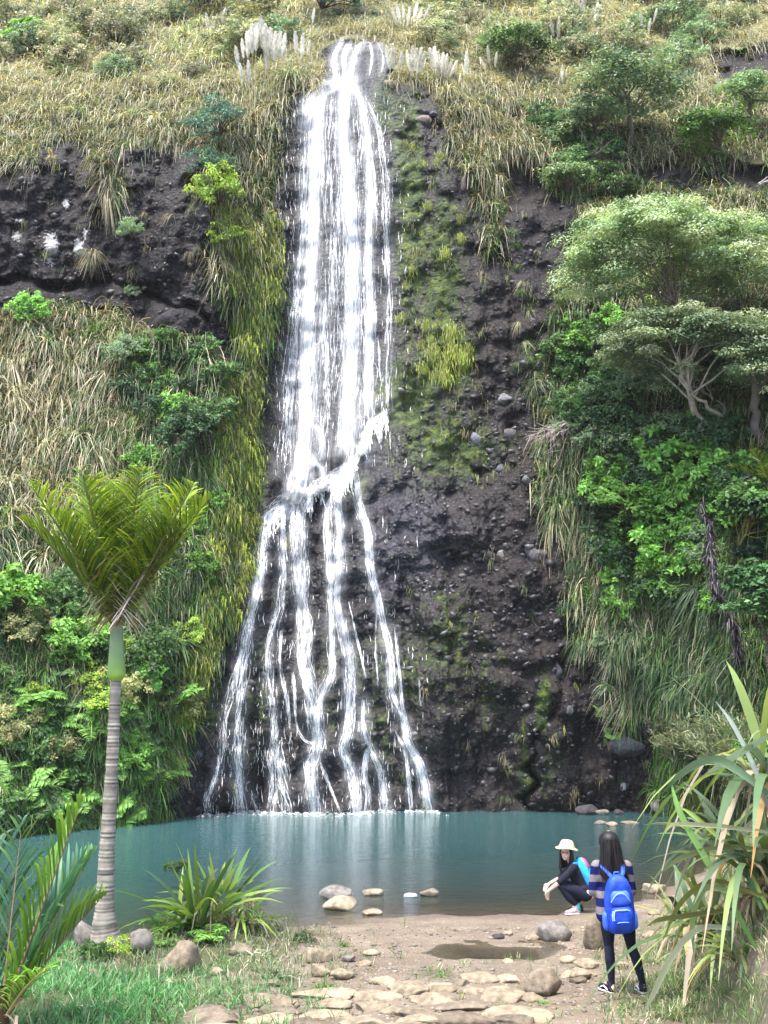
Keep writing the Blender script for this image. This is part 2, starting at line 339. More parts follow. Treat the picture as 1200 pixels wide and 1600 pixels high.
def mat_cliff():
    m, nt, out = newmat('wet_volcanic_rock'); N = NT(nt); p = N.pos()
    at = lambda n: N.n('ShaderNodeAttribute', attribute_name=n).outputs['Fac']
    n1 = N.noise(p, 1.1, 6, .65); n2 = N.noise(p, 7, 6, .7); n3 = N.noise(N.scale(p, (2.2, 1.4, .35)), 1.6, 5, .6)
    vo = N.n('ShaderNodeTexVoronoi', {'Vector': p, 'Scale': 6.5, 'Randomness': 1.0}); vd = vo.outputs['Distance']; vc = vo.outputs['Color']
    vo2 = N.n('ShaderNodeTexVoronoi', {'Vector': p, 'Scale': 17.0})
    c = N.ramp(N.mapr(n1, .3, .7, 0, 1), (0, (.002, .002, .004)), (.4, (.006, .0055, .008)), (.75, (.014, .012, .014)), (1, (.036, .031, .034)))
    c = N.mix(N.mapr(n3, .52, .72, 0, .5), c, (.024, .016, .013))
    sep = N.n('ShaderNodeSeparateColor', {0: vc})
    peb = N.math('MULTIPLY', N.math('LESS_THAN', vd, .36), N.math('GREATER_THAN', sep.outputs[0], .72))
    c = N.mix(N.math('MULTIPLY', peb, N.mapr(sep.outputs[1], 0, 1, .3, .9)), c, (.06, .058, .07))
    sp2 = N.n('ShaderNodeSeparateColor', {0: vo2.outputs['Color']})
    peb2 = N.math('MULTIPLY', N.math('LESS_THAN', vo2.outputs['Distance'], .3), N.math('GREATER_THAN', sp2.outputs[0], .85))
    c = N.mix(N.math('MULTIPLY', peb2, .7), c, (.16, .155, .17))
    c = N.mix(N.math('MULTIPLY', at('blue_sheen'), N.mapr(n3, .38, .62, .1, .8), clamp=True), c, (.050, .050, .075))  # bluish reflected sheen mixed into the rock colour, streaked
    c = N.mix(N.math('MULTIPLY', at('brown'), N.mapr(N.noise(N.scale(p, (1.5, 1, .3)), 1.3, 5, .6), .35, .6, .15, .85), clamp=True), c, (.026, .019, .016))
    c = N.mix(N.mapr(N.math('ADD', at('lich'), N.mapr(n2, .35, .65, -.35, .35)), .4, .6, 0, .85), c, (.42, .42, .42))
    mo = N.mapr(N.math('ADD', at('moss'), N.mapr(N.math('ADD', n2, N.math('MULTIPLY', n3, .6)), .55, 1.05, -.55, .45)), .25, .6, 0, 1)
    mcol = N.ramp(N.mapr(N.noise(p, 3.1, 4), .35, .65, 0, 1), (0, (.014, .028, .008)), (.5, (.035, .06, .012)), (1, (.09, .12, .02)))
    c = N.mix(mo, c, mcol)
    soil = N.ramp(N.mapr(n2, .3, .7, 0, 1), (0, (.018, .02, .008)), (.5, (.05, .05, .022)), (1, (.12, .11, .055)))
    dry = N.ramp(N.mapr(n2, .3, .7, 0, 1), (0, (.08, .08, .035)), (.5, (.2, .19, .1)), (1, (.36, .32, .2)))
    soil = N.mix(at('dep'), soil, dry)
    c = N.mix(at('rock'), soil, c)
    rough = N.mapr(N.math('MULTIPLY', at('wet'), N.mapr(n2, .3, .7, .6, 1.2)), 0, 1, .62, .3)
    rough = N.math('ADD', rough, N.math('MULTIPLY', mo, .3), clamp=True)
    h = N.math('ADD', N.math('MULTIPLY', n2, 1.0), N.math('MULTIPLY', vd, -.9))
    b = N.n('ShaderNodeBsdfPrincipled', {'Base Color': c, 'Roughness': rough, 'Specular IOR Level': N.mapr(N.math('MULTIPLY', at('rock'), N.mapr(at('wet'), 0, 1, .55, 1)), 0, 1, .04, .38), 'Normal': N.bump(h, .9, .09)})
    L_(nt, b.outputs[0], out.inputs[0]); return m
M_CLIFF = mat_cliff()
cliff = tag(link('cliff', cl_me, None, M_CLIFF), 'dark wet volcanic cliff behind the pool rising into a grassy hillside', None, None, 'structure')
# ---------------------------------------------------------------- the ground
def flat(px, py, z=0.0):
    d = ray(px, py); t = (z-CAM[2])/d[..., 2]; return CAM+d*t[..., None]
SH = [(-1200, 1700), (-400, 1560), (0, 1515), (100, 1500), (180, 1482), (250, 1464), (330, 1452), (420, 1447), (480, 1444), (560, 1433), (700, 1428), (850, 1430), (960, 1416), (1030, 1396), (1080, 1368), (1200, 1330), (1400, 1300)]
_s = flat(np.array([p[0] for p in SH], float), np.array([p[1] for p in SH], float))
SHX, SHY = _s[:, 0], _s[:, 1]
PUD = flat(np.array([775.]), np.array([1484.]), .14)[0]
def ground(X, Y, fine=True):
    X = np.asarray(X, float); Y = np.asarray(Y, float); P = np.stack([X, Y, 0*X], -1)
    d = np.interp(X, SHX, SHY)+.25*fbm(P*.9, 3, 91)-Y
    z = np.where(d > 0, .05*d, .085*d); z = np.maximum(z, -1.6)
    z = z+.05*np.clip(9.5-Y, 0, 20)*1.0
    z = z+.22*np.exp(-(((X+3.2)/1.4)**2+((Y-11.2)/1.6)**2))+.28*np.exp(-(((X+2.35)/1.0)**2+((Y-15.0)/1.1)**2))+.18*np.exp(-(((X+3.55)/.8)**2+((Y-13.9)/.7)**2))
    e = X-(2.62+.21*(Y-10)); z = z+np.clip(e, 0, 1.7)*1.35*sstep(0, .6, e)*sstep(16, 13.5, Y)+.4*np.clip(X-(5.2+.25*(Y-18)), 0, 4)*sstep(12, 16, Y)
    z = z-.16*np.exp(-((((X-PUD[0]+.3*vnoise(P*2.2, 14))/.85)**2+((Y-PUD[1]+.25*vnoise(P*2.6, 15))/.5)**2)**1.6))
    z = z+.04*fbm(P*1.3, 3, 95)*sstep(-.4, .6, d+.4)
    if fine: z = z+.018*fbm(P*6, 3, 97)
    return z
def gpt(px, py, off=0.0):
    d = ray(np.float64(px), np.float64(py)); t = np.linspace(4, 33, 4000); P = CAM+d*t[:, None]
    g = ground(P[:, 0], P[:, 1], False); k = np.argmax(P[:, 2] <= g); P[k, 2] = g[k]+off
    return P[k]
xs = np.concatenate([np.arange(-60, -9, 1.5), np.arange(-9, 9, .07), np.arange(9, 61, 1.5)])
ys = np.concatenate([np.arange(-12, 7, .8), np.arange(7, 19, .07), np.arange(19, 40, .6)])
X, Y = np.meshgrid(xs, ys); Z = ground(X, Y); Z = np.where(Y > 34.6, np.minimum(Z, -1.5), Z)
gV = np.stack([X, Y, Z], -1).reshape(-1, 3)
dsh = (np.interp(X, SHX, SHY)-Y)
# where grass or mud covers the soil
gxp, gyp = project(gV); 
gg = np.zeros(len(gV))
for (x, y, rx, ry, a) in [(120, 1570, 240, 62, 1.2), (330, 1480, 140, 50, .8), (430, 1530, 60, 25, .6), (1120, 1560, 130, 60, .8), (680, 1520, 50, 14, .6), (800, 1500, 80, 10, .35), (930, 1480, 60, 14, .3), (850, 1415, 30, 6, .0)]:
    gg = np.maximum(gg, a*np.exp(-(((gxp-x)/rx)**2+((gyp-y)/ry)**2)))
g_me = quad_mesh('ground', gV, grid_quads(*X.shape)[:, ::-1], None, True, {'grass': gg, 'shore': dsh.reshape(-1)})
def mat_ground():
    m, nt, out = newmat('muddy_soil'); N = NT(nt); p = N.pos()
    at = lambda n: N.n('ShaderNodeAttribute', attribute_name=n).outputs['Fac']
    n1 = N.noise(p, 1.4, 5, .6); n2 = N.noise(p, 14, 6, .7)
    c = N.ramp(N.mapr(n1, .3, .7, 0, 1), (0, (.125, .098, .070)), (.5, (.185, .148, .108)), (1, (.25, .208, .155)))
    c = N.mix(N.mapr(n2, .35, .7, 0, .5), c, (.09, .068, .05))
    vo = N.n('ShaderNodeTexVoronoi', {'Vector': p, 'Scale': 26.0}); sp = N.n('ShaderNodeSeparateColor', {0: vo.outputs['Color']})
    peb = N.math('MULTIPLY', N.math('LESS_THAN', vo.outputs['Distance'], .38), N.math('GREATER_THAN', sp.outputs[0], .68))
    c = N.mix(N.math('MULTIPLY', peb, .7), c, N.mix(sp.outputs[1], (.16, .14, .12), (.42, .38, .32)))
    wetf = N.mapr(at('shore'), -.3, .8, 1, 0)
    c = N.mix(N.math('MULTIPLY', wetf, .5), c, (.065, .055, .048))
    under = N.mapr(at('shore'), -3.5, -.2, 1, 0)
    c = N.mix(N.math('MULTIPLY', under, .6), c, (.045, .05, .038))
    gf = N.mapr(N.math('ADD', at('grass'), N.mapr(n2, .3, .7, -.3, .3)), .3, .6, 0, .85)
    c = N.mix(gf, c, N.mix(n1, (.03, .05, .015), (.08, .09, .035)))
    rough = N.mapr(wetf, 0, 1, .85, .35)
    b = N.n('ShaderNodeBsdfPrincipled', {'Base Color': c, 'Roughness': rough, 'Specular IOR Level': .3,
        'Normal': N.bump(N.math('ADD', n2, N.math('MULTIPLY', peb, .35)), .7, .03)})
    L_(nt, b.outputs[0], out.inputs[0]); return m
ground_o = tag(link('ground', g_me, None, mat_ground()), 'brown trodden earth and silt between the path and the pool', None, None, 'structure')
# ---------------------------------------------------------------- pool and puddle
xs = np.arange(-30, 30.1, .25); ys = np.arange(9.5, 36.6, .25); X, Y = np.meshgrid(xs, ys)
dep = np.clip(-ground(X, Y, False), 0, 3)
pV = np.stack([X, Y, 0*X], -1).reshape(-1, 3)
p_me = quad_mesh('pool_water', pV, grid_quads(*X.shape)[:, ::-1], None, True, {'depth': dep})
def mat_water(name, body, k, wav=.45):
    m, nt, out = newmat(name); N = NT(nt); p = N.pos()
    d = N.n('ShaderNodeAttribute', attribute_name='depth').outputs['Fac']
    f = N.math('SUBTRACT', 1.0, N.math('POWER', 2.718, N.math('MULTIPLY', d, -k)))
    n1 = N.noise(N.scale(p, (1, 1.6, 1)), 3.2, 3, .55); n2 = N.noise(N.scale(p, (1, 2.0, 1)), 11, 3, .5)
    nb = N.bump(N.math('ADD', n1, N.math('MULTIPLY', n2, .35)), wav, .05)
    dif = N.n('ShaderNodeBsdfDiffuse', {'Color': (*body, 1)})
    tr = N.n('ShaderNodeBsdfTransparent', {'Color': (.74, .76, .72, 1)})
    bodysh = N.n('ShaderNodeMixShader', {0: f, 1: tr.outputs[0], 2: dif.outputs[0]})
    gl = N.n('ShaderNodeBsdfGlossy', {'Color': (1, 1, 1, 1), 'Roughness': .07, 'Normal': nb})
    fr = N.n('ShaderNodeFresnel', {'IOR': 1.33, 'Normal': nb})
    mx = N.n('ShaderNodeMixShader', {0: fr.outputs[0], 1: bodysh.outputs[0], 2: gl.outputs[0]})
    L_(nt, mx.outputs[0], out.inputs[0]); return m
pool = tag(link('pool_water', p_me, None, mat_water('pool_water', (.060, .155, .165), .9)), 'calm teal pool at the foot of the waterfall', None, None, 'structure')
PZ = float(ground(np.array([PUD[0]]), np.array([PUD[1]]), False)[0])+.12
th = np.linspace(0, 2*np.pi, 49)[:-1]; rr = np.linspace(0.001, 1, 12)
T_, R_ = np.meshgrid(th, rr); PX_ = PUD[0]+R_*np.cos(T_)*1.25; PY_ = PUD[1]+R_*np.sin(T_)*.8
k, n = PX_.shape; i, j = np.meshgrid(np.arange(k-1), np.arange(n), indexing='ij'); j2 = (j+1) % n
Q = np.stack([i*n+j, (i+1)*n+j, (i+1)*n+j2, i*n+j2], -1).reshape(-1, 4)
pu_me = quad_mesh('puddle', np.stack([PX_, PY_, 0*PX_+PZ], -1).reshape(-1, 3), Q, None, True, {'depth': np.clip(PZ-ground(PX_, PY_, False), 0, 1)})
tag(link('puddle', pu_me, None, mat_water('puddle_water', (.05, .042, .032), 7, .12)), 'shallow brown puddle on the earth between the pool and the path', None, None, 'structure')
# ---------------------------------------------------------------- the waterfall
def mat_foam():
    m, nt, out = newmat('falling_water'); N = NT(nt); p = N.pos()
    n = N.noise(N.scale(p, (16, 4, 2.0)), 2.0, 5, .7)
    b = N.n('ShaderNodeBsdfPrincipled', {'Base Color': (.95, .96, .98, 1), 'Roughness': .35, 'Specular IOR Level': .6})
    t = N.n('ShaderNodeBsdfTranslucent', {'Color': (.97, .98, 1, 1)})
    mx = N.n('ShaderNodeMixShader', {0: .35, 1: b.outputs[0], 2: t.outputs[0]})
    tr = N.n('ShaderNodeBsdfTransparent')
    al = N.n('ShaderNodeAttribute', attribute_name='al').outputs['Fac']; al = N.math('SUBTRACT', 1.0, al)
    m2 = N.n('ShaderNodeMixShader', {0: N.math('MULTIPLY', N.mapr(n, .40, .54, .05, 1.0), al), 1: tr.outputs[0], 2: mx.outputs[0]})
    L_(nt, m2.outputs[0], out.inputs[0]); return m
def mat_veil():
    m, nt, out = newmat('thin_water_veil'); N = NT(nt); p = N.pos()
    d = N.n('ShaderNodeAttribute', attribute_name='dens').outputs['Fac']
    n1 = N.noise(N.scale(p, (7, .3, .25)), 1.6, 6, .7); n2 = N.noise(N.scale(p, (16, 2, 1.3)), 2.0, 4, .7)
    s = N.math('ADD', N.math('MULTIPLY', n1, .65), N.math('MULTIPLY', n2, .35))
    a = N.math('MULTIPLY', d, N.mapr(s, .34, .62, .12, 1.15), clamp=True)
    b = N.n('ShaderNodeBsdfDiffuse', {'Color': (.93, .95, .98, 1)})
    t = N.n('ShaderNodeBsdfTranslucent', {'Color': (.95, .97, 1, 1)})
    mx = N.n('ShaderNodeMixShader', {0: .4, 1: b.outputs[0], 2: t.outputs[0]})
    tr = N.n('ShaderNodeBsdfTransparent')
    m2 = N.n('ShaderNodeMixShader', {0: a, 1: tr.outputs[0], 2: mx.outputs[0]})
    L_(nt, m2.outputs[0], out.inputs[0]); return m
M_FOAM, M_VEIL = mat_foam(), mat_veil()
# guide line, width, ribbons per 100 px, ragged, veil density
ST = [
 ([(534, 66), (520, 82), (519, 100), (530, 122), (522, 135)], 7, 60, 4, .5),
 ([(548, 62), (535, 90), (540, 128)], 9, 70, 4, .5),
 ([(565, 64), (552, 90), (548, 128)], 9, 70, 4, .5),
 ([(575, 64), (584, 84), (577, 118)], 5, 40, 3, .2),
 ([(590, 68), (601, 88), (596, 112)], 7, 30, 3, .3),
 ([(530, 128), (500, 134), (483, 152), (478, 200)], 16, 60, 4, .6),
 ([(545, 125), (500, 142), (494, 190), (493, 260), (486, 380), (482, 480), (478, 600), (474, 690), (466, 745)], 20, 120, 2.5, .8),
 ([(490, 145), (480, 210), (477, 300), (474, 380), (458, 540), (452, 700)], 14, 30, 3, .35),
 ([(540, 125), (536, 200), (545, 300), (552, 400), (550, 480), (546, 600), (540, 700)], 20, 120, 2.5, .8),
 ([(550, 130), (566, 160), (574, 210), (579, 300), (575, 400), (578, 520), (574, 640)], 12, 95, 2.5, .6),
 ([(570, 150), (592, 200), (604, 300), (608, 450), (606, 640)], 14, 22, 3, .16),
 ([(520, 150), (518, 300), (520, 420), (515, 560), (505, 720)], 26, 14, 2, .22),
 ([(560, 560), (562, 690)], 50, 14, 2, .28), ([(470, 450), (450, 560), (440, 740)], 22, 12, 2, .14),
 ([(500, 470), (490, 600), (488, 710)], 40, 22, 2, .4),
 ([(610, 640), (586, 652), (575, 665), (560, 700), (552, 722)], 8, 60, 6, .12), ([(552, 722), (535, 738), (512, 752), (492, 764), (472, 772)], 15, 70, 9, .15), ([(472, 772), (450, 788), (425, 800), (410, 815)], 18, 90, 9, .25),
 ([(552, 650), (556, 690), (545, 730)], 12, 40, 3, .4), ([(572, 665), (576, 700), (574, 722)], 5, 60, 2, .3),
 ([(448, 770), (458, 735), (470, 721), (485, 718), (500, 722), (507, 745)], 7, 90, 2, .7),
 ([(486, 665), (494, 662), (502, 680), (506, 712)], 9, 60, 2, .6), ([(478, 715), (470, 745), (462, 775), (450, 795)], 26, 70, 3, .9),
 ([(442, 792), (412, 815), (408, 850), (404, 900), (394, 945), (383, 990), (367, 1060), (352, 1113), (347, 1173), (337, 1213), (322, 1247), (327, 1273)], 11, 44, 5, .12),
 ([(438, 796), (416, 830), (410, 880), (398, 940), (386, 1000), (378, 1060), (374, 1120), (371, 1180), (374, 1225), (378, 1272)], 15, 66, 5, .25),
 ([(445, 800), (440, 830), (443, 900), (435, 950), (424, 990), (417, 1030), (423, 1080), (431, 1137), (424, 1180), (428, 1227), (424, 1272)], 13, 54, 5, .15),
 ([(433, 1170), (440, 1220), (449, 1272)], 12, 60, 6, .2), ([(392, 1240), (402, 1270)], 5, 60, 3, .1),
 ([(467, 780), (463, 825), (467, 850), (463, 895), (470, 930), (477, 980), (473, 1040), (488, 1080), (492, 1123), (500, 1157), (484, 1197), (487, 1240), (492, 1273)], 17, 80, 5, .4),
 ([(476, 775), (472, 830), (478, 890), (474, 940)], 10, 40, 5, .15),
 ([(520, 775), (512, 785), (511, 825), (516, 900), (517, 980), (520, 1053), (500, 1087), (497, 1120), (500, 1157)], 11, 90, 4, .3),
 ([(527, 760), (530, 825), (530, 900), (522, 940), (537, 980), (547, 1030), (547, 1073), (545, 1130), (547, 1150), (533, 1163), (547, 1197), (557, 1240), (558, 1272)], 14, 90, 4, .4),
 ([(540, 740), (527, 765)], 14, 120, 2, .9),
 ([(552, 735), (557, 752), (562, 800), (575, 825), (578, 888), (588, 930), (600, 980), (610, 1030), (610, 1080), (627, 1113), (633, 1140), (634, 1160), (653, 1187), (664, 1227), (670, 1268)], 12, 90, 4, .35),
 ([(634, 1160), (653, 1187), (664, 1227), (670, 1268)], 13, 80, 4, .4),
 ([(617, 1140), (622, 1158), (634, 1167), (637, 1207), (643, 1268)], 6, 70, 3, .15), ([(617, 980), (624, 1050), (628, 1100), (634, 1140)], 5, 60, 3, .1),
 ([(568, 1093), (567, 1140), (577, 1170), (593, 1197), (598, 1233), (603, 1268)], 11, 80, 4, .3), ([(575, 1170), (567, 1213), (577, 1240), (572, 1268)], 8, 70, 4, .2),
 ([(458, 1050), (463, 1130), (475, 1163), (498, 1160)], 5, 60, 3, .1), ([(440, 985), (436, 1040), (448, 1090), (452, 1140)], 6, 60, 4, .1),
 ([(500, 1190), (516, 1230), (531, 1268)], 4, 60, 3, .05), ([(590, 925), (586, 1000), (590, 1075)], 4, 30, 3, .05), ([(655, 1060), (657, 1104)], 3, 40, 2, .05), ([(545, 940), (560, 1010), (572, 1060)], 4, 30, 3, .05),
 ([(540, 170), (541, 700)], 110, 14, 2, .10),
]
fall = empty('waterfall', surf(np.array([490.]), np.array([1268.]))[0])
tag(fall, 'tall white waterfall dropping down the dark cliff and fanning out above the pool', 'waterfall', None, 'structure')
base_off = np.array(fall.location)
def resample(pts, step):
    pts = np.array(pts, float); s = np.r_[0, np.cumsum(np.linalg.norm(np.diff(pts, axis=0), axis=1))]
    # smooth by Catmull-like cubic through dense linear + blur
    n = max(4, int(s[-1]/step)+1); t = np.linspace(0, s[-1], n); q = np.stack([np.interp(t, s, pts[:, 0]), np.interp(t, s, pts[:, 1])], 1)
    k = max(1, int(14/step))
    for _ in range(2):
        p = np.pad(q, [(k, k), (0, 0)], mode='edge'); p = np.array([p[i:i+2*k+1].mean(0) for i in range(n)]); p[0] = q[0]; p[-1] = q[-1]; q = p
    return q, s[-1]
rng = np.random.default_rng(21)
dens = None
vgx = np.arange(410, 640, 5.); vgy = np.arange(56, 1276, 5.); vgx = np.arange(312, 700, 5.)
VX, VY = np.meshgrid(vgx, vgy); dens = np.zeros(VX.shape)
for (pts, w, npc, rag, vd) in ST:
    step = 6.0; g, Ls = resample(pts, step); m = len(g); tang = np.gradient(g, axis=0); tang /= np.linalg.norm(tang, axis=1)[:, None]+1e-9
    nor = np.stack([-tang[:, 1], tang[:, 0]], 1)
    N_ = int(max(3, npc*Ls/100*(.74 if pts[0][1] > 640 else .52)*min(1.5, .5+w/30)))
    PXs, wid, ok, offs = [], [], [], []
    for _ in range(N_):
        ln = int(rng.uniform(7, 24 if pts[0][1] < 200 else 15)) if m > 16 else m
        a = int(rng.integers(-ln//2, m-ln//2)); a0 = max(0, a); a1 = min(m, a+ln)
        if a1-a0 < 3: a0 = max(0, a1-4); a1 = min(m, a0+4)
        i = np.arange(a0, a1); t = np.linspace(0, 1, len(i)); x0 = rng.choice([-.75, -.2, .3, .8], p=[.3, .22, .2, .28])+rng.normal()*.16 if (w > 15 and pts[0][1] > 740 and rng.random() < .6) else rng.normal()*.36
        fade = np.interp(i/max(1, m-1), [0, .12, 1], [.75, 1, 1.05])
        ph = rng.uniform(0, 6.28, 3)
        wob = .20*np.sin(i*step/rng.uniform(16, 40)+ph[0])+.09*np.sin(i*step/rng.uniform(6, 11)+ph[1])
        jag = np.clip(np.cumsum(rng.normal(size=len(i)))*.02*rag/3, -.35, .35)
        off = (np.clip(x0, -.85, .85)*w*.62+wob*min(w, 34)*.9*(rag/5)+jag*10)*fade
        q = g[i]+nor[i]*off[:, None]
        PXs.append(q); ww = rng.choice([.5, .8, 1.3, 2.4], p=[.42, .33, .18, .07])*(1.0 if pts[0][1] < 640 else .95)*(1+.015*w)
        prof = np.sin(np.pi*np.clip(t*.96+.02, 0, 1))**.8*(.45+.75*np.abs(np.sin(i*rng.uniform(.7, 1.6)+ph[2])))
        wid.append(ww*prof); offs.append(np.full(len(i), rng.uniform(.04, .22)))
    lens = [len(q) for q in PXs]; A = np.concatenate(PXs); S = surf(A[:, 0], A[:, 1]); S[:, 2] = np.maximum(S[:, 2], -.02)
    view = S-CAM; dist = np.linalg.norm(view, axis=1); view /= dist[:, None]
    S = S-view*np.concatenate(offs)[:, None]
    W = np.concatenate(wid)*dist/F_PX*.5
    # keep the profile smooth: local tangent across
    tg = np.concatenate([np.gradient(S[a:a+l], axis=0) for a, l in zip(np.cumsum([0]+lens[:-1]), lens)])
    sd_ = np.cross(tg, view); sd_ /= np.linalg.norm(sd_, axis=1)[:, None]+1e-9
    V = np.stack([S-sd_*W[:, None], S-view*W[:, None]*.7, S+sd_*W[:, None]], 1).reshape(-1, 3)-base_off
    Q = []; st = 0
    for l in lens:
        i = st+np.arange(l-1); Q.append(np.stack([i*3, i*3+1, i*3+4, i*3+3], 1)); Q.append(np.stack([i*3+1, i*3+2, i*3+5, i*3+4], 1)); st += l
    thin = np.repeat(np.concatenate([np.full(l, rng.uniform(0, .75 if pts[0][1] > 640 else .35)) for l in lens]), 3)
    me = quad_mesh('stream', V, np.concatenate(Q), None, True, {'al': thin})
    link('stream', me, fall, M_FOAM)
    # density of the veil
    dd = np.full(VX.shape, 1e9)
    for a in range(m-1):
        p, q = g[a], g[a+1]; e = q-p; u = np.clip(((VX-p[0])*e[0]+(VY-p[1])*e[1])/(e@e+1e-9), 0, 1)
        dd = np.minimum(dd, np.hypot(VX-p[0]-u*e[0], VY-p[1]-u*e[1]))
    dens = np.maximum(dens, vd*np.exp(-(dd/(w*.62+3))**2*1.2))
k = (dens > .02); S = surf(VX, VY); vw = S-CAM; vw /= np.linalg.norm(vw, axis=-1)[..., None]
VV = (S-vw*.16).reshape(-1, 3)-base_off; Q = grid_quads(*VX.shape); keep = k.reshape(-1)[Q].any(1)
vm = quad_mesh('water_veil', VV, Q[keep][:, ::-1], None, True, {'dens': dens})
link('water_veil', vm, fall, M_VEIL)
# water spilling over the lip of the ledge in short falls
g_ = Geo(); rd = np.random.default_rng(18); n = 560; t_ = rd.random(n)*6; lx = np.interp(t_, range(7), [604, 572, 556, 535, 505, 462, 415]); ly = np.interp(t_, range(7), [645, 672, 722, 742, 756, 778, 808])+rd.normal(size=n)*5
hh = rd.uniform(8, 34, n)*np.where(fbm(np.stack([lx/9, 0*lx, 0*lx], -1), 2, 5) > .0, 1.2, .45); wv = rd.uniform(.4, 1.3, n); rows = []
for k_ in range(4): y_ = ly+hh*k_/3; P_ = surf(lx+rd.normal(size=n)*.8*k_, y_); P_[:, 1] -= .10+.05*k_; rows.append((P_, wv*[.5, 1, 1, .4][k_]*P_[:, 1]/F_PX))
V = np.stack([v for P_, w_ in rows for v in (P_-w_[:, None]*[1, 0, 0], P_+w_[:, None]*[1, 0, 0])], 1).reshape(-1, 3)-base_off; b_ = np.arange(n)[:, None]*8
o_ = link('ledge_spill', quad_mesh('ledge_spill', V, np.concatenate([b_+[0, 1, 3, 2], b_+[2, 3, 5, 4], b_+[4, 5, 7, 6]])), fall, M_FOAM); o_['kind'] = 'stuff'
# drops and short trickles running straight down over the rock
g_ = Geo(); rd = np.random.default_rng(8); rows = []
for (x0, x1, y0, y1, n) in [(430, 470, 150, 740, 260), (612, 640, 150, 700, 40), (620, 660, 400, 900, 16), (470, 610, 140, 720, 600), (400, 620, 800, 1260, 260), (330, 460, 1000, 1265, 160), (600, 670, 1000, 1265, 50)]:
    x = rd.uniform(x0, x1, n); y = rd.uniform(y0, y1, n); rows.append(np.stack([x, y, rd.uniform(4, 20, n), rd.uniform(.25, .6, n)], 1))
A = np.concatenate(rows); nn = len(A); P0 = surf(A[:, 0], A[:, 1]); P1 = surf(A[:, 0]+rd.normal(size=nn)*.8, A[:, 1]+A[:, 2]*.5); P2 = surf(A[:, 0]+rd.normal(size=nn)*1.2, A[:, 1]+A[:, 2]); mm = (P0[:, 1]/F_PX)[:, None]
Wd = A[:, 3:4]*mm*np.array([1, 0, 0]); of = np.array([0, -.09, 0]); V = np.stack([P0-Wd*.3+of, P0+Wd*.3+of, P1-Wd+of, P1+Wd+of, P2-Wd*.4+of, P2+Wd*.4+of], 1).reshape(-1, 3)-base_off; b_ = np.arange(nn)[:, None]*6
dm = quad_mesh('trickles', V, np.concatenate([b_+[0, 1, 3, 2], b_+[2, 3, 5, 4]])); o_ = link('trickles', dm, fall, M_FOAM); o_['kind'] = 'stuff'
# foam where the streams meet the pool
g_ = Geo(); rf = np.random.default_rng(5)
for (x, w) in [(325, 12), (345, 10), (375, 40), (430, 40), (491, 34), (532, 10), (558, 22), (573, 14), (603, 16), (643, 10), (668, 24)]:
    n = int(w*5); px = x+rf.normal(size=n)*w*.5; P = surf(px, np.full(n, 1268.)); P[:, 1] -= .10+.9*rf.random(n)**3; P[:, 2] = .006+.05*rf.random(n)**2
    g_.leaves(P, np.tile([0, 0, 1.], (n, 1))+.25*rf.normal(size=(n, 3)), rf.uniform(.03, .15, n), np.tile([.9, .93, .96], (n, 1)), rf, .6)
tag(link('pool_foam', g_.mesh('pool_foam'), None, M_FOAM), 'white foam where the streams meet the pool', None, None, 'stuff')
# ---------------------------------------------------------------- plant prototypes (one mesh each, root at the origin)
GRN = [(.03, .075, .02), (.05, .11, .03), (.07, .14, .04)]; DRK = [(.015, .04, .014), (.022, .055, .02), (.03, .07, .03)]
BRT = [(.10, .22, .04), (.13, .27, .05), (.07, .17, .03)]; LIM = [(.20, .30, .04), (.26, .36, .05), (.15, .25, .04)]
GRY = [(.10, .16, .085), (.13, .20, .11), (.085, .14, .075)]; BLU = [(.05, .11, .085), (.07, .15, .11)]
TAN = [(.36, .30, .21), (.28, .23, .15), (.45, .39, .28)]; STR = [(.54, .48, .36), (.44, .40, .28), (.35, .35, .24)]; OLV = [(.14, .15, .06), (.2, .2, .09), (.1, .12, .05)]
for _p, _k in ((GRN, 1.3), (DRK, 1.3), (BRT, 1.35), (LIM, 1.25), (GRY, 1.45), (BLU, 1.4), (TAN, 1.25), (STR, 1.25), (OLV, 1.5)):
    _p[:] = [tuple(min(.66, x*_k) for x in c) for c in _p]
def p_tussock(seed, green, dry, pd, n=150, L=1.0, W=.028, droop=(.5, 1.3), up=.75, hang=0.0):
    r = np.random.default_rng(seed); g = Geo()
    a = r.uniform(0, 2*np.pi, n); e = r.normal(up, .35, n)
    D = np.stack([np.cos(a)*np.cos(e), np.sin(a)*np.cos(e)-.15-hang, np.sin(e)], -1)
    P = r.normal(size=(n, 3))*np.array([.1, .1, .05]); isd = r.random(n) < pd
    C1 = np.where(isd[:, None], npal(n, dry, r), npal(n, green, r)); C0 = C1*np.where(isd, .8, .55)[:, None]
    g.blades(P, D, L*r.uniform(.5, 1.1, n), W*r.uniform(.6, 1.3, n), r.uniform(*droop, n)*np.where(isd, 1.3, 1), C0, C1, 4, r)
    return g.mesh('tussock')
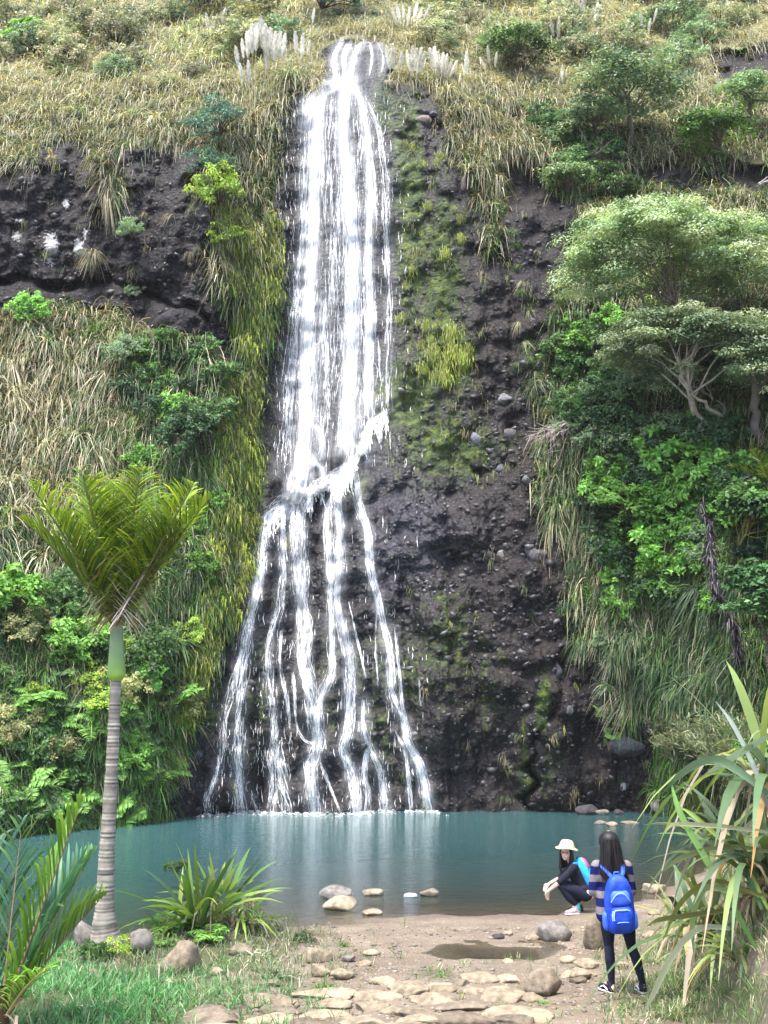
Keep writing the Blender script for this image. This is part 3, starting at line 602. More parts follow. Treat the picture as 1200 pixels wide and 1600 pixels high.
def p_shrub(seed, cols, n_cl=38, n_lf=60, leaf=.13, fl=(1, 1, .8), tw=True, spread=.22, hi=.25):
    """leaf clumps over an uneven dome about one metre in radius"""
    r = np.random.default_rng(seed); g = Geo()
    d = r.normal(size=(n_cl, 3)); d[:, 2] = np.abs(d[:, 2])*1.1-.25; d /= np.linalg.norm(d, axis=1)[:, None]
    cc = d*np.array(fl)*r.uniform(.45, 1.0, n_cl)[:, None]; cc[:, 2] += .35*fl[2]
    n = n_cl*n_lf; ci = np.repeat(np.arange(n_cl), n_lf); o = r.normal(size=(n, 3)); o /= np.linalg.norm(o, axis=1)[:, None]
    o[:, 2] = np.where(o[:, 2] < -.3, -o[:, 2], o[:, 2]); rad = spread*r.uniform(.7, 1.35, n_cl)[ci]*r.uniform(.45, 1.05, n)
    P = cc[ci]+o*rad[:, None]*np.array([1, 1, .75]); base = npal(n_cl, cols, r, .12)[ci]
    C = base*r.uniform(.75, 1.25, n)[:, None]; k = r.random(n) < hi; C[k] *= np.array([1.5, 1.45, 1.25])
    g.leaves(P, o*.6+np.array([0, -.1, .6])+.45*r.normal(size=(n, 3)), leaf*r.uniform(.6, 1.25, n), C, r)
    if tw:
        for c in cc[::3]: g.tube([(0, 0, -.1), c*.45+[0, 0, .05], c], [.03, .018, .006], (.09, .07, .05), 4)
    return g.mesh('shrub')
def frond(g, r, base, az, L, el=.8, droop=.9, n=22, lf=.32, col=GRN, rachis=(.10, .08, .03), side=1.0, w=.05, sweep=.9, tipc=1.25, updir=0.0):
    """one feather frond: rachis and two rows of leaflets"""
    t = np.linspace(0, 1, n); dirh = np.array([math.cos(az), math.sin(az), 0])
    pts = np.array(base)+dirh*(L*math.cos(el)*t+0*t)[:, None]+np.array([0, 0, 1])*(L*math.sin(el)*t-droop*L*t*t*.5)[:, None]
    g.tube(pts[::3], np.linspace(.012, .003, len(pts[::3]))*max(1, L), rachis, 4)
    tg = np.gradient(pts, axis=0); tg /= np.linalg.norm(tg, axis=1)[:, None]
    sv = np.cross(tg, [0, 0, 1.]); sv /= np.linalg.norm(sv, axis=1)[:, None]+1e-9; up = np.cross(sv, tg)
    k = slice(3, n); m = n-3
    for s_ in (-1, 1):
        D = sv[k]*s_*side+tg[k]*sweep+up[k]*.25+.06*r.normal(size=(m, 3)); D[:, 2] += updir
        ll = lf*L*np.sin(np.pi*np.clip(t[k]*.86+.12, 0, 1))**.7*r.uniform(.85, 1.1, m); c = npal(m, col, r, .12)
        g.blades(pts[k], D, ll, w*L, .25+.25*r.random(m), c*.7, c*tipc, 3, r, wprof=[.5, 1, .8, .1])
def p_fern(seed, cols=BRT, nf=9, L=1.0):
    r = np.random.default_rng(seed); g = Geo()
    for i in range(nf): frond(g, r, (0, 0, 0), i*2*np.pi/nf+r.uniform(-.3, .3), L*r.uniform(.8, 1.1), r.uniform(.7, 1.25), 1.1, 18, .26, cols, side=1.0, w=.045, sweep=.35)
    return g.mesh('fern')
def p_flaxfan(seed, cols=GRN, dry=TAN, n=26, L=1.0, W=.06, spread=.8, pd=.15, droop=(.1, .7)):
    r = np.random.default_rng(seed); g = Geo(); a = r.uniform(0, 2*np.pi, n); e = r.uniform(.5, 1.4, n)
    D = np.stack([np.cos(a)*np.cos(e)*spread, np.sin(a)*np.cos(e)*spread, np.sin(e)], -1); isd = r.random(n) < pd
    C1 = np.where(isd[:, None], npal(n, dry, r), npal(n, cols, r, .25)); dr = r.uniform(*droop, n); dr = np.where(isd, 1.4, dr)
    g.blades(r.normal(size=(n, 3))*.06*np.array([1, 1, .2]), D, L*r.uniform(.6, 1.15, n), W*r.uniform(.7, 1.2, n), dr, C1*.6, C1*1.1, 6, r, wprof=[.45, .8, 1, 1, .85, .5, .05])
    return g.mesh('flax')
def p_moss(seed):
    r = np.random.default_rng(seed); g = Geo(); n = 520
    P = np.stack([r.normal(size=n)*.26, -r.random(n)*.3, r.normal(size=n)*.28], -1)
    D = np.stack([r.normal(size=n)*.3, -.7+0*r.random(n), r.normal(size=n)*.3+.1], -1)
    c = npal(n, [(.28, .36, .035), (.38, .44, .05), (.16, .26, .03), (.40, .38, .10), (.06, .13, .02)], r)
    g.blades(P, D, r.uniform(.12, .42, n), .035*r.uniform(.6, 1.4, n), r.uniform(.7, 1.8, n), c*.6, c, 3, r)
    return g.mesh('hanging_moss')
def p_scrub(seed, cols, n=700):
    """fine feathery upright twigs"""
    r = np.random.default_rng(seed); g = Geo()
    for k in range(14):
        a = r.uniform(0, 6.28); e = r.uniform(.5, 1.4); d = np.array([math.cos(a)*math.cos(e), math.sin(a)*math.cos(e), math.sin(e)]); Lb = r.uniform(.6, 1.1)
        m = n//14; t = r.uniform(.25, 1, m); P = d*Lb*t[:, None]+r.normal(size=(m, 3))*.07
        D = d+r.normal(size=(m, 3))*.7; c = npal(m, cols, r)
        g.blades(P, D, r.uniform(.06, .16, m), .022, .2, c*.7, c, 2, r); g.tube([(0, 0, 0), d*Lb*.6, d*Lb], [.02, .012, .004], (.1, .08, .06), 4)
    return g.mesh('scrub')
PR = {
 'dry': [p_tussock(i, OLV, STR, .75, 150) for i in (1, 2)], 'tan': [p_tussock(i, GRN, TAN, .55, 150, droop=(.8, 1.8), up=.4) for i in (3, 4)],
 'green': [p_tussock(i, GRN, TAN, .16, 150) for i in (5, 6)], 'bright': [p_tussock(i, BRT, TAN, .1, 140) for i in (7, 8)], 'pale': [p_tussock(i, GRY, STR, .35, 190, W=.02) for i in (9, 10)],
 'hang': [p_tussock(i, [(.05, .11, .04), (.08, .15, .06), (.03, .08, .03), (.13, .2, .1)], TAN, .05, 190, .8, .034, (.3, 1.5), .5, .25) for i in (11, 12, 13)],
 'sgreen': [p_shrub(i, GRN) for i in (21, 22)], 'sdark': [p_shrub(i, DRK) for i in (23, 24)], 'sbright': [p_shrub(i, BRT, leaf=.17) for i in (25, 26)], 'slime': [p_shrub(i, LIM, leaf=.11) for i in (27, 28)],
 'sgrey': [p_shrub(i, GRY, 40, 80, .09) for i in (29, 30)], 'sblue': [p_shrub(i, BLU, 40, 80, .09) for i in (31, 32)], 'spale': [p_shrub(i, [(.30, .32, .20), (.24, .28, .16), (.36, .34, .24), (.2, .25, .14)], 40, 70, .10) for i in (35, 36)], 'solive': [p_shrub(i, OLV, 34, 60, .10) for i in (33, 34)],  # spale: hilltop shrubs, bleached bright light put into leaf colour
 'fern': [p_fern(i) for i in (41, 42)], 'fernd': [p_fern(i, GRN) for i in (43, 44)], 'flax': [p_flaxfan(i, [(.07, .13, .05), (.12, .18, .06), (.2, .24, .05)]) for i in (45, 46)],
 'moss': [p_moss(i) for i in (51, 52)], 'scrub': [p_scrub(i, [(.13, .19, .10), (.19, .25, .13), (.25, .26, .14)], 4200) for i in (53, 54)],
}
for ms in PR.values():
    for me in ms: me.materials.append(M_LEAF)
NAME = {'dry': ('dry_grass_tussock', 'tussock'), 'tan': ('dry_grass_tussock', 'tussock'), 'green': ('grass_tussock', 'tussock'), 'bright': ('grass_tussock', 'tussock'), 'pale': ('pale_grass_tussock', 'tussock'),
 'hang': ('hanging_grass_clump', 'hanging plant'), 'sgreen': ('shrub', 'shrub'), 'sdark': ('shrub', 'shrub'), 'sbright': ('shrub', 'shrub'), 'slime': ('shrub', 'shrub'), 'sgrey': ('shrub', 'shrub'), 'sblue': ('shrub', 'shrub'),
 'spale': ('shrub', 'shrub'), 'solive': ('shrub', 'shrub'), 'fern': ('fern', 'fern'), 'fernd': ('fern', 'fern'), 'flax': ('flax_plant', 'flax'), 'moss': ('moss_curtain', 'moss'), 'scrub': ('feathery_shrub', 'shrub')}
pr_i = random.Random(3)
TOPHAZE = 0
def plant(kind, px, py, w_px, label, group=None, sink=.1, P=None, tall=1.0):
    """a plant about w_px photo pixels wide rooted on the cliff surface there"""
    if P is None: P = surf(np.array([float(px)]), np.array([float(py)]))[0]
    s = w_px*m_per_px(P)/(1.9 if NAME[kind][1] in ('shrub',) else 1.6)
    nm, cat = NAME[kind]; o = link(nm, pr_i.choice(PR[kind])); o.location = P+np.array([0, sink*s*.6, -.1*s])
    o.scale = (s, s, s*tall); o.rotation_mode = 'ZYX'; o.rotation_euler = (pr_i.uniform(.3, .8) if cat in ('fern', 'shrub', 'hanging plant') else pr_i.uniform(0, .45), pr_i.uniform(-.3, .3), pr_i.uniform(-.9, .9) if kind in ('moss', 'hang') else pr_i.uniform(0, 6.28))
    if kind == 'moss': o.rotation_euler = (0, 0, pr_i.uniform(-.3, .3))
    if kind == 'scrub': o.rotation_euler.x = .15
    tag(o, label, cat, group); return o
def scatter(kind, poly, n, wr, label, group, seed, rock_ok=False, tall=1.0, stuff=None):
    r = np.random.default_rng(seed); poly = np.array(poly, float); lo, hi = poly.min(0), poly.max(0); pts = []
    while len(pts) < n:
        q = r.uniform(lo, hi, (400, 2)); q = q[inpoly(q[:, 0], q[:, 1], poly)]
        if not rock_ok: q = q[~rock_mask(q[:, 0], q[:, 1])]
        for p in q:
            if len(pts) >= n: break
            if all((p[0]-a[0])**2+(p[1]-a[1])**2 > (wr[0]*.38)**2 for a in pts): pts.append(p)
        else:
            if len(pts) > 0 and r.random() < .25: wr = (wr[0]*.9, wr[1])
    if stuff:                      # too many and too small to tell apart: one joined mesh
        Vs, Qs, Cs, off = [], [], [], 0
        P = surf(np.array([p[0] for p in pts]), np.array([p[1] for p in pts]))
        for b in P:
            me = r.choice(PR[kind]); nv = len(me.vertices); v = np.empty(nv*3, np.float32); me.vertices.foreach_get('co', v); c = np.empty(nv*4, np.float32); me.color_attributes['Col'].data.foreach_get('color', c)
            q = np.empty(len(me.loops), np.int32); me.loops.foreach_get('vertex_index', q); s_ = r.uniform(*wr)*m_per_px(b)/1.6; a = r.uniform(0, 6.28); v = v.reshape(-1, 3)*s_
            v = np.stack([v[:, 0]*math.cos(a)-v[:, 1]*math.sin(a), v[:, 0]*math.sin(a)+v[:, 1]*math.cos(a), v[:, 2]*tall], 1)+b
            Vs.append(v); Qs.append(q.reshape(-1, 4)+off); Cs.append(c.reshape(-1, 4)[:, :3]*r.uniform(.8, 1.25)); off += nv
        tag(link(stuff, quad_mesh(stuff, np.concatenate(Vs), np.concatenate(Qs), np.concatenate(Cs)), None, M_LEAF), label, None, None, 'stuff'); return
    for p in pts: plant(kind, p[0], p[1], r.uniform(*wr), label, group, tall=tall*r.uniform(.85, 1.2))
# ---------------------------------------------------------------- ground cover of the slopes: nobody could count it
def zone(px, py, n):
    """weights of dry, olive, green, bright blade colours over the slopes"""
    top = sstep(260, 120, py); left = px < 420
    dry = np.where(left, np.interp(py, [0, 130, 260, 480, 620, 760, 860, 960, 1100], [.45, .55, .55, .55, .62, .42, .3, .14, .06]), np.interp(py, [0, 130, 300, 450, 700, 900, 1000, 1300], [.4, .45, .45, .3, .22, .2, .15, .1]))
    dry = np.clip(dry+.55*fbm(np.stack([px/70, py/70, 0*px+n], -1), 3, 13), 0, 1)*np.where(left & (py > 450) & (py < 900), np.interp(px, [0, 130, 250, 340, 420], [1.35, 1.2, .8, .35, .05]), 1)
    brt = np.clip(.25+.9*fbm(np.stack([px/55, py/55, 0*px+3+n], -1), 3, 17), 0, 1)*np.interp(py, [0, 300, 900, 1200], [.5, .7, 1.0, 1.3])
    return dry, brt
def cover():
    r = np.random.default_rng(77); g = Geo()
    N = 13500; px = r.uniform(-60, 1260, N*2); py = r.uniform(-60, 1300, N*2)
    ok = ~rock_mask(px, py) & (r.random(N*2) < np.where(py < 0, .4, 1)); px, py = px[ok][:N], py[ok][:N]
    P = surf(px, py); sc = (P-CAM)@FW/F_PX
    nb = 15; Pb = np.repeat(P, nb, 0); n = len(Pb); ss = np.repeat(sc, nb)
    dry, brt = zone(px, py, 0); dry = np.repeat(dry, nb); brt = np.repeat(brt, nb); q = r.random(n)
    C = npal(n, GRN+DRK+OLV[:1], r); C = np.where((r.random(n) < brt)[:, None], npal(n, BRT+GRN, r), C); m = q < dry
    C = np.where(m[:, None], npal(n, TAN+STR+OLV, r), C); hi = np.repeat(sstep(330, 100, py), nb)[:, None]*.6; C = C*(1-hi)+hi*np.array([.70, .65, .50])*np.repeat(r.uniform(.55, 1.15, len(P)), nb)[:, None]  # paler uphill: dry straw tone plus washed-out light put into blade colour
    tt = np.repeat(npal(len(P), [(1, 1, 1), (.8, .85, .8), (1.15, 1.1, 1)], r, .12), nb, 0); C = C*tt
    a = r.uniform(0, 6.28, n); e = r.normal(.5, .4, n); D = np.stack([np.cos(a)*np.cos(e), np.sin(a)*np.cos(e)-.5, np.sin(e)], -1)
    Pb = Pb+r.normal(size=(n, 3))*(ss*7)[:, None]*np.array([1, .3, 1])
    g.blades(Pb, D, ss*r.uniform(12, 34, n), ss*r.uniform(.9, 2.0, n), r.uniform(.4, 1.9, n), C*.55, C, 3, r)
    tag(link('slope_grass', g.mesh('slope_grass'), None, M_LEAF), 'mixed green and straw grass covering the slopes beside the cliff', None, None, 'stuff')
    g = Geo(); N = 5200; px = r.uniform(-60, 1260, N*2); py = r.uniform(-60, 1300, N*2)
    w = np.where(px < 420, np.interp(py, [0, 300, 500, 800, 950, 1200], [.5, .35, .25, .4, .9, 1]), np.interp(py, [0, 300, 500, 900, 1200], [.6, .5, .8, 1, .8]))
    ok = ~rock_mask(px, py) & (r.random(N*2) < w); px, py = px[ok][:N], py[ok][:N]; P = surf(px, py); sc = (P-CAM)@FW/F_PX
    nb = 26; n = len(P)*nb; ss = np.repeat(sc, nb); o = r.normal(size=(n, 3)); o[:, 1] = -abs(o[:, 1]); rad = np.repeat(r.uniform(5, 11, len(P)), nb)*ss
    Pl = np.repeat(P, nb, 0)+o*rad[:, None]*.62; _, brt = zone(px, py, 5); pal = np.where((r.random(len(P)) < brt*1.2)[:, None], npal(len(P), BRT, r), npal(len(P), GRN+DRK+GRY+GRY, r))
    C = np.repeat(pal, nb, 0)*r.uniform(.65, 1.35, n)[:, None]
    g.leaves(Pl, o+np.array([0, -.3, .9]), ss*r.uniform(2.2, 5.0, n), C, r, .55)
    tag(link('slope_undergrowth', g.mesh('slope_undergrowth'), None, M_LEAF), 'low leafy undergrowth covering the slopes beside the cliff', None, None, 'stuff')
    # small plants and moss strings clinging to the bare rock
    g = Geo(); N = 1500; px = r.uniform(0, 1060, N); py = r.uniform(120, 1262, N)
    pr = np.where((px > 600) & (px < 760) & (py < 740), .8, .22)*np.where((px > 340) & (px < 700) & (py > 740), .35, 1)*np.where((px > 440) & (px < 612) & (py < 740), .1, 1)
    ok = rock_mask(px, py) & (r.random(N) < pr); px, py = px[ok], py[ok]; P = surf(px, py); sc = (P-CAM)@FW/F_PX
    nb = 16; n = len(P)*nb; ss = np.repeat(sc, nb); Pb = np.repeat(P, nb, 0)+r.normal(size=(n, 3))*(ss*4)[:, None]; cl = np.repeat(npal(len(P), [(.10, .14, .03), (.2, .24, .04), (.06, .10, .03), (.2, .17, .09)], r, .2), nb, 0)
    g.blades(Pb, np.stack([r.normal(size=n)*.6, -1+0*ss, r.normal(size=n)*.5], -1), ss*r.uniform(3, 11, n), ss*r.uniform(.8, 1.5, n), 1.4, cl*.7, cl, 2, r)
    tag(link('cliff_moss', g.mesh('cliff_moss'), None, M_LEAF), 'small mosses and seedlings clinging to the bare wet rock', None, None, 'stuff')
cover()
# ---------------------------------------------------------------- grass and shrubs of the slopes, region by region
scatter('dry', [(-40, -40), (380, -40), (400, 120), (380, 225), (-40, 225)], 46, (46, 90), 'straw coloured grass tussock on the hillside left above the dark rock band', 'dry tussocks on the upper left hillside', 1)
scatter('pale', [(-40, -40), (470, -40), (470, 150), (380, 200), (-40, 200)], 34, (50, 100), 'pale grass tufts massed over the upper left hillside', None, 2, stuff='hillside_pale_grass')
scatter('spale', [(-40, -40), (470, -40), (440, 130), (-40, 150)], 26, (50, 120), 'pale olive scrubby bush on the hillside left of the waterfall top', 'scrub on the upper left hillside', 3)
scatter('sgrey', [(-40, -40), (470, -40), (440, 110), (-40, 160)], 9, (50, 90), 'grey green scrubby bush on the hillside left of the waterfall top', 'grey scrub on the upper left hillside', 4)
scatter('tan', [(-20, 170), (300, 170), (420, 200), (420, 260), (210, 300), (60, 300), (-20, 260)], 26, (50, 90), 'tan grass tussock drooping over the top edge of the left rock band', 'tussocks drooping over the left rock band', 5)
scatter('pale', [(-20, 200), (240, 200), (225, 300), (60, 260), (-20, 250)], 9, (60, 90), 'grey green grass clump on the ledge of the left rock band', 'grey clumps on the left rock band', 6)
scatter('dry', [(620, -40), (1240, -40), (1240, 90), (1080, 180), (900, 100), (760, 160), (690, 150)], 46, (40, 85), 'dry straw grass massed over the upper right hillside', None, 7, stuff='hillside_dry_grass')
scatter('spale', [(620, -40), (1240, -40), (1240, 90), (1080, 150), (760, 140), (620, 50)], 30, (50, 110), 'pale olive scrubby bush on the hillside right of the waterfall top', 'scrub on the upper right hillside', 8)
scatter('sgrey', [(600, -40), (1240, -40), (1240, 110), (1080, 120), (700, 110)], 18, (50, 100), 'grey green scrubby bush on the hillside right of the waterfall top', 'grey scrub on the upper right hillside', 9)
scatter('tan', [(690, 120), (900, 160), (1000, 330), (900, 380), (860, 300), (780, 330), (720, 230)], 34, (36, 70), 'tan grass tufts massed over the broken slope right of the waterfall', None, 10, stuff='broken_slope_grass')
scatter('green', [(690, 120), (860, 160), (1000, 330), (860, 300), (780, 330), (720, 230)], 12, (36, 66), 'green grass tussock on the broken slope right of the waterfall', 'green tussocks right of the waterfall', 12)
scatter('sgreen', [(760, 150), (900, 180), (1000, 300), (900, 330), (820, 230)], 10, (40, 80), 'small green shrub on the broken slope right of the waterfall', 'shrubs on the broken right slope', 13)
scatter('dry', [(900, 290), (1240, 300), (1240, 350), (900, 340)], 16, (34, 60), 'dry grass fringe on the shelf above the flat topped trees', None, 14, stuff='shelf_grass')
scatter('dry', [(-40, 500), (120, 490), (200, 560), (180, 760), (130, 880), (-40, 880)], 46, (70, 130), 'straw coloured tussock on the dry slope left behind the palm', 'dry tussocks on the left slope', 15, tall=1.1)
scatter('pale', [(-40, 500), (120, 490), (220, 560), (180, 760), (130, 880), (-40, 880)], 22, (70, 120), 'pale grass massed over the dry slope behind the palm', None, 16, stuff='slope_pale_grass')
scatter('green', [(120, 490), (330, 540), (350, 700), (330, 900), (190, 900), (170, 620)], 40, (60, 110), 'green drooping tussock on the slope between palm crown and moss rib', 'green tussocks left of the moss rib', 17)
scatter('bright', [(150, 500), (330, 540), (345, 760), (330, 900), (200, 900), (200, 600)], 30, (50, 90), 'fresh green arching tussock between the palm crown and the moss rib', 'fresh green tussocks left of the moss rib', 55)
scatter('sbright', [(170, 500), (330, 560), (340, 900), (220, 900)], 10, (40, 70), 'fresh green shrub between the palm crown and the moss rib', 'fresh green shrubs left of the moss rib', 56)
scatter('tan', [(120, 480), (330, 540), (340, 720), (180, 960), (60, 960), (120, 620)], 34, (60, 110), 'tan and green tussock on the slope between palm crown and moss rib', 'tan tussocks left of the moss rib', 18)
scatter('pale', [(230, 640), (330, 640), (330, 900), (230, 860)], 8, (70, 110), 'blue green drooping tussock right of the palm crown', 'blue green tussocks right of the palm crown', 19)
scatter('sdark', [(150, 500), (330, 560), (350, 740), (250, 740)], 8, (50, 90), 'dark green shrub on the slope above the palm crown', 'dark shrubs above the palm crown', 20)
scatter('sgreen', [(200, 520), (350, 560), (340, 720), (240, 680)], 8, (50, 80), 'mid green shrub on the slope above the palm crown', 'mid green shrubs above the palm crown', 21)
scatter('sgreen', [(-30, 890), (160, 900), (340, 960), (300, 1100), (270, 1230), (-30, 1240)], 8, (60, 110), 'green leafy shrub on the lower left slope behind the palm trunk', 'shrubs on the lower left slope', 22)
scatter('sbright', [(60, 950), (320, 900), (300, 1100), (250, 1240), (0, 1240)], 8, (40, 80), 'bright green leafy shrub on the lower left slope behind the palm trunk', 'bright shrubs on the lower left slope', 23)
scatter('slime', [(-30, 900), (330, 930), (300, 1100), (-30, 1100)], 9, (40, 70), 'yellow green fine leaved shrub on the lower left slope behind the palm trunk', 'yellow green shrubs on the lower left slope', 52)
scatter('solive', [(-30, 900), (330, 930), (300, 1200), (-30, 1200)], 9, (50, 90), 'olive fine leaved shrub on the lower left slope behind the palm trunk', 'olive shrubs on the lower left slope', 53)
scatter('bright', [(-30, 960), (330, 900), (300, 1060), (260, 1260), (-30, 1240)], 24, (60, 100), 'yellowish green arching tussock on the lower left slope by the palm trunk', 'yellowish tussocks on the lower left slope', 54)
scatter('green', [(-30, 1000), (330, 930), (300, 1100), (260, 1230), (-30, 1240)], 44, (60, 110), 'green strap leaved tussock on the lower left slope behind the palm trunk', 'tussocks on the lower left slope', 24)
scatter('bright', [(-30, 960), (330, 900), (300, 1060), (260, 1260), (-30, 1240)], 22, (50, 90), 'bright grass tufts massed over the lower left bank', None, 25, stuff='bank_bright_grass')
scatter('fern', [(-30, 1090), (290, 1060), (250, 1270), (-30, 1280)], 34, (60, 120), 'fern with bright arching fronds on the lower left bank of the pool', 'ferns on the lower left bank', 26)
scatter('fernd', [(-30, 1060), (290, 1000), (250, 1250), (-30, 1280)], 18, (60, 110), 'dark green fern on the lower left bank of the pool', 'dark ferns on the lower left bank', 27)
scatter('tan', [(-30, 960), (140, 960), (200, 1100), (-30, 1100)], 12, (50, 90), 'tussock with many brown dead blades left of the palm trunk', 'browned tussocks left of the palm trunk', 28)
scatter('bright', [(80, 1250), (250, 1250), (250, 1284), (80, 1298)], 16, (40, 70), 'bright green grassy tuft overhanging the left edge of the pool', 'tufts overhanging the left pool edge', 29)
# moss rib at the left edge of the fall
scatter('moss', [(345, 330), (425, 340), (430, 470), (408, 560), (395, 600), (380, 560)], 48, (30, 56), 'yellow green moss hanging on the rock rib high left of the fall', 'moss on the upper rib', 30, True)
scatter('moss', [(345, 590), (395, 590), (398, 800), (385, 900), (335, 1000), (270, 1200), (255, 1200), (300, 1000), (335, 800)], 115, (32, 62), 'yellow green moss curtain hanging down the lower rib left of the fall', 'moss on the lower rib', 31, True)
scatter('tan', [(310, 340), (400, 350), (410, 480), (350, 500)], 12, (34, 60), 'tan drooping tussock on the moss rib beside the dark rock band', 'tan tussocks on the upper rib', 32)
scatter('green', [(310, 330), (410, 340), (420, 500), (370, 560)], 12, (34, 60), 'green drooping tussock on the moss rib beside the dark rock band', 'green tussocks on the upper rib', 33)
scatter('moss', [(665, 490), (700, 470), (730, 560), (720, 590), (660, 580)], 11, (26, 44), 'light green moss tuft on the dark rock right of the fall', 'moss tufts right of the fall', 34, True)
scatter('moss', [(630, 200), (720, 260), (740, 560), (620, 560)], 26, (12, 24), 'tiny yellow green moss tuft on the streaked rock right of the fall', 'tiny moss tufts on the streaked rock', 35, True)
# right slope
scatter('sgreen', [(860, 520), (960, 480), (1000, 640), (880, 700)], 10, (50, 90), 'green leafy shrub left below the flat topped trees', 'shrubs left below the flat topped trees', 36)
scatter('sbright', [(880, 520), (960, 500), (960, 620)], 5, (40, 70), 'bright green leafy shrub left below the flat topped trees', 'bright shrubs left below the flat topped trees', 37)
scatter('sdark', [(900, 600), (1200, 640), (1200, 940), (960, 940)], 22, (60, 110), 'dark green shrub in the thicket under the right hand trees', 'dark shrubs in the right thicket', 38)
scatter('sbright', [(950, 680), (1150, 640), (1130, 900), (900, 900)], 26, (50, 100), 'bright broad leaved shrub in the thicket under the right hand trees', 'bright shrubs in the right thicket', 39)
scatter('sgrey', [(900, 600), (1180, 660), (1150, 900), (900, 800)], 12, (50, 100), 'grey green shrub in the thicket under the right hand trees', 'grey shrubs in the right thicket', 40)
scatter('tan', [(820, 640), (960, 660), (960, 800), (900, 880), (840, 780)], 20, (40, 80), 'tan grass tussock at the right edge of the dark rock face', 'tan tussocks at the right rock edge', 41)
scatter('pale', [(820, 560), (960, 660), (960, 800), (900, 880), (840, 780)], 14, (40, 80), 'pale green tussock at the right edge of the dark rock face', 'pale tussocks at the right rock edge', 42)
scatter('hang', [(960, 900), (1150, 880), (1160, 1100), (1020, 1080), (960, 990)], 60, (56, 110), 'long dark green strap leaves hanging on the lower right bank', 'hanging strap plants on the right bank', 43)
scatter('bright', [(890, 860), (1150, 880), (1150, 1120), (1000, 1090), (900, 980)], 16, (40, 80), 'light green arching plant among the hanging strap plants on the right bank', 'light green plants on the right bank', 57)
scatter('sbright', [(900, 850), (1140, 850), (1140, 960), (930, 960)], 9, (40, 70), 'light green leafy shrub just above the hanging strap plants', 'light shrubs above the strap plants', 58)
scatter('hang', [(880, 870), (960, 850), (960, 1000), (890, 1000)], 10, (50, 90), 'small hanging strap leaved plant beside the dark rock on the right', 'small strap plants beside the right rock', 44)
scatter('tan', [(950, 960), (1010, 1000), (1030, 1130), (960, 1110)], 6, (40, 70), 'tan hanging tussock between right buttress and strap plants', 'tan tussocks on the right buttress', 45, True)
scatter('pale', [(930, 990), (1010, 1000), (1010, 1120), (940, 1110)], 7, (40, 80), 'pale hanging tussock between right buttress and strap plants', 'pale tussocks on the right buttress', 46, True)
scatter('bright', [(760, 330), (800, 340), (850, 560), (820, 620), (780, 420)], 9, (16, 34), 'small green tuft growing on the rock right of the fall', 'small tufts on the right rock', 47, True)
scatter('tan', [(790, 330), (860, 330), (860, 620), (820, 620), (780, 420)], 9, (20, 40), 'small tan tuft growing on the rock right of the fall', 'small tan tufts on the right rock', 48, True)
scatter('tan', [(30, 330), (330, 330), (330, 430), (30, 420)], 9, (20, 44), 'small dead grass tuft on the face of the left rock band', 'dead tufts on the left rock face', 49, True)
scatter('fern', [(930, 1050), (980, 1060), (980, 1150), (930, 1150)], 6, (24, 44), 'small green fern on the buttress above the dark boulder', 'small ferns on the right buttress', 50, True)
scatter('bright', [(1020, 1150), (1090, 1140), (1090, 1260), (1030, 1250)], 8, (50, 80), 'green grass clump beside the dark boulder on the right bank', 'grass beside the dark boulder', 51, True)
# single, recognisable plants
for k, x, y, w, lb, tl in [
 ('sblue', 345, 215, 92, 'blue green rounded shrub above the lime bush left of the fall', 1.1), ('sblue', 330, 272, 80, 'dark blue green shrub overhanging the left rock band above the lime bush', .8),
 ('slime', 345, 320, 84, 'lime yellow leafy bush on the rib left of the fall', 1.3), ('slime', 355, 385, 66, 'lime leafed small bush below the larger lime bush on the rib', 1.0),
 ('sbright', 45, 66, 70, 'light green bush alone in the dry grass at the far upper left', .7), ('solive', 395, 60, 100, 'olive bush behind the white plumes left of the fall top', .8),
 ('sblue', 505, 18, 110, 'dark teal bush directly above the waterfall top', .9), ('sblue', 560, 10, 90, 'dark blue green bush right behind the waterfall top', .9),
 ('sbright', 50, 492, 60, 'small bright green bush under the horizontal crack of the left rock band', 1.0), ('sgrey', 208, 372, 40, 'small grey green bush growing from the left rock face', 1.3), ('sgrey', 212, 462, 34, 'tiny grey bush at the foot of the left rock face', .8),
 ('sgrey', 200, 560, 80, 'dull green round bush in the grass under the left rock band', .8), ('sdark', 300, 690, 96, 'dark glossy shrub on the slope right above the palm crown', 1.0), ('sgreen', 305, 660, 70, 'glossy mid green shrub topping the dark shrub by the moss rib', 1.0),
 ('sbright', 30, 945, 110, 'bright green bush at the left picture edge below the palm crown', 1.0), ('sbright', 130, 1005, 90, 'light green bush left of the palm crownshaft', .9), ('solive', 50, 985, 90, 'brownish green bush below the bright bush at the left edge', .7),
 ('sbright', 1030, 740, 120, 'large bright green shrub in the middle of the right thicket', 1.0), ('sbright', 985, 800, 130, 'broad light green shrub overhanging the right end of the rock face', .7), ('sbright', 1035, 925, 80, 'bright green shrub above the hanging strap plants', 1.0), ('sbright', 905, 545, 56, 'lime green shrub left of the standing grey trunk', 1.0),
 ('sgrey', 1000, 610, 90, 'pale grey shrub in the shade left of the standing grey trunk', .8), ('sgrey', 880, 680, 60, 'grey leafed shrub above the dead twigs at the rock edge', .9), ('sgrey', 945, 1000, 46, 'small grey green bush on top of the right buttress', .6),
 ('scrub', 1060, 1180, 150, 'feathery grey green bush behind the flax at the right bank', 1.0), ('scrub', 1120, 1230, 190, 'large feathery dark green bush behind the flax leaves', 1.1), ('scrub', 1030, 1150, 90, 'small feathery yellowish bush beside the dark boulder', .9),
 ]:
    if lb: plant(k, x, y, w, lb, None, tall=tl, sink=-2.2 if k == 'scrub' else -.7)
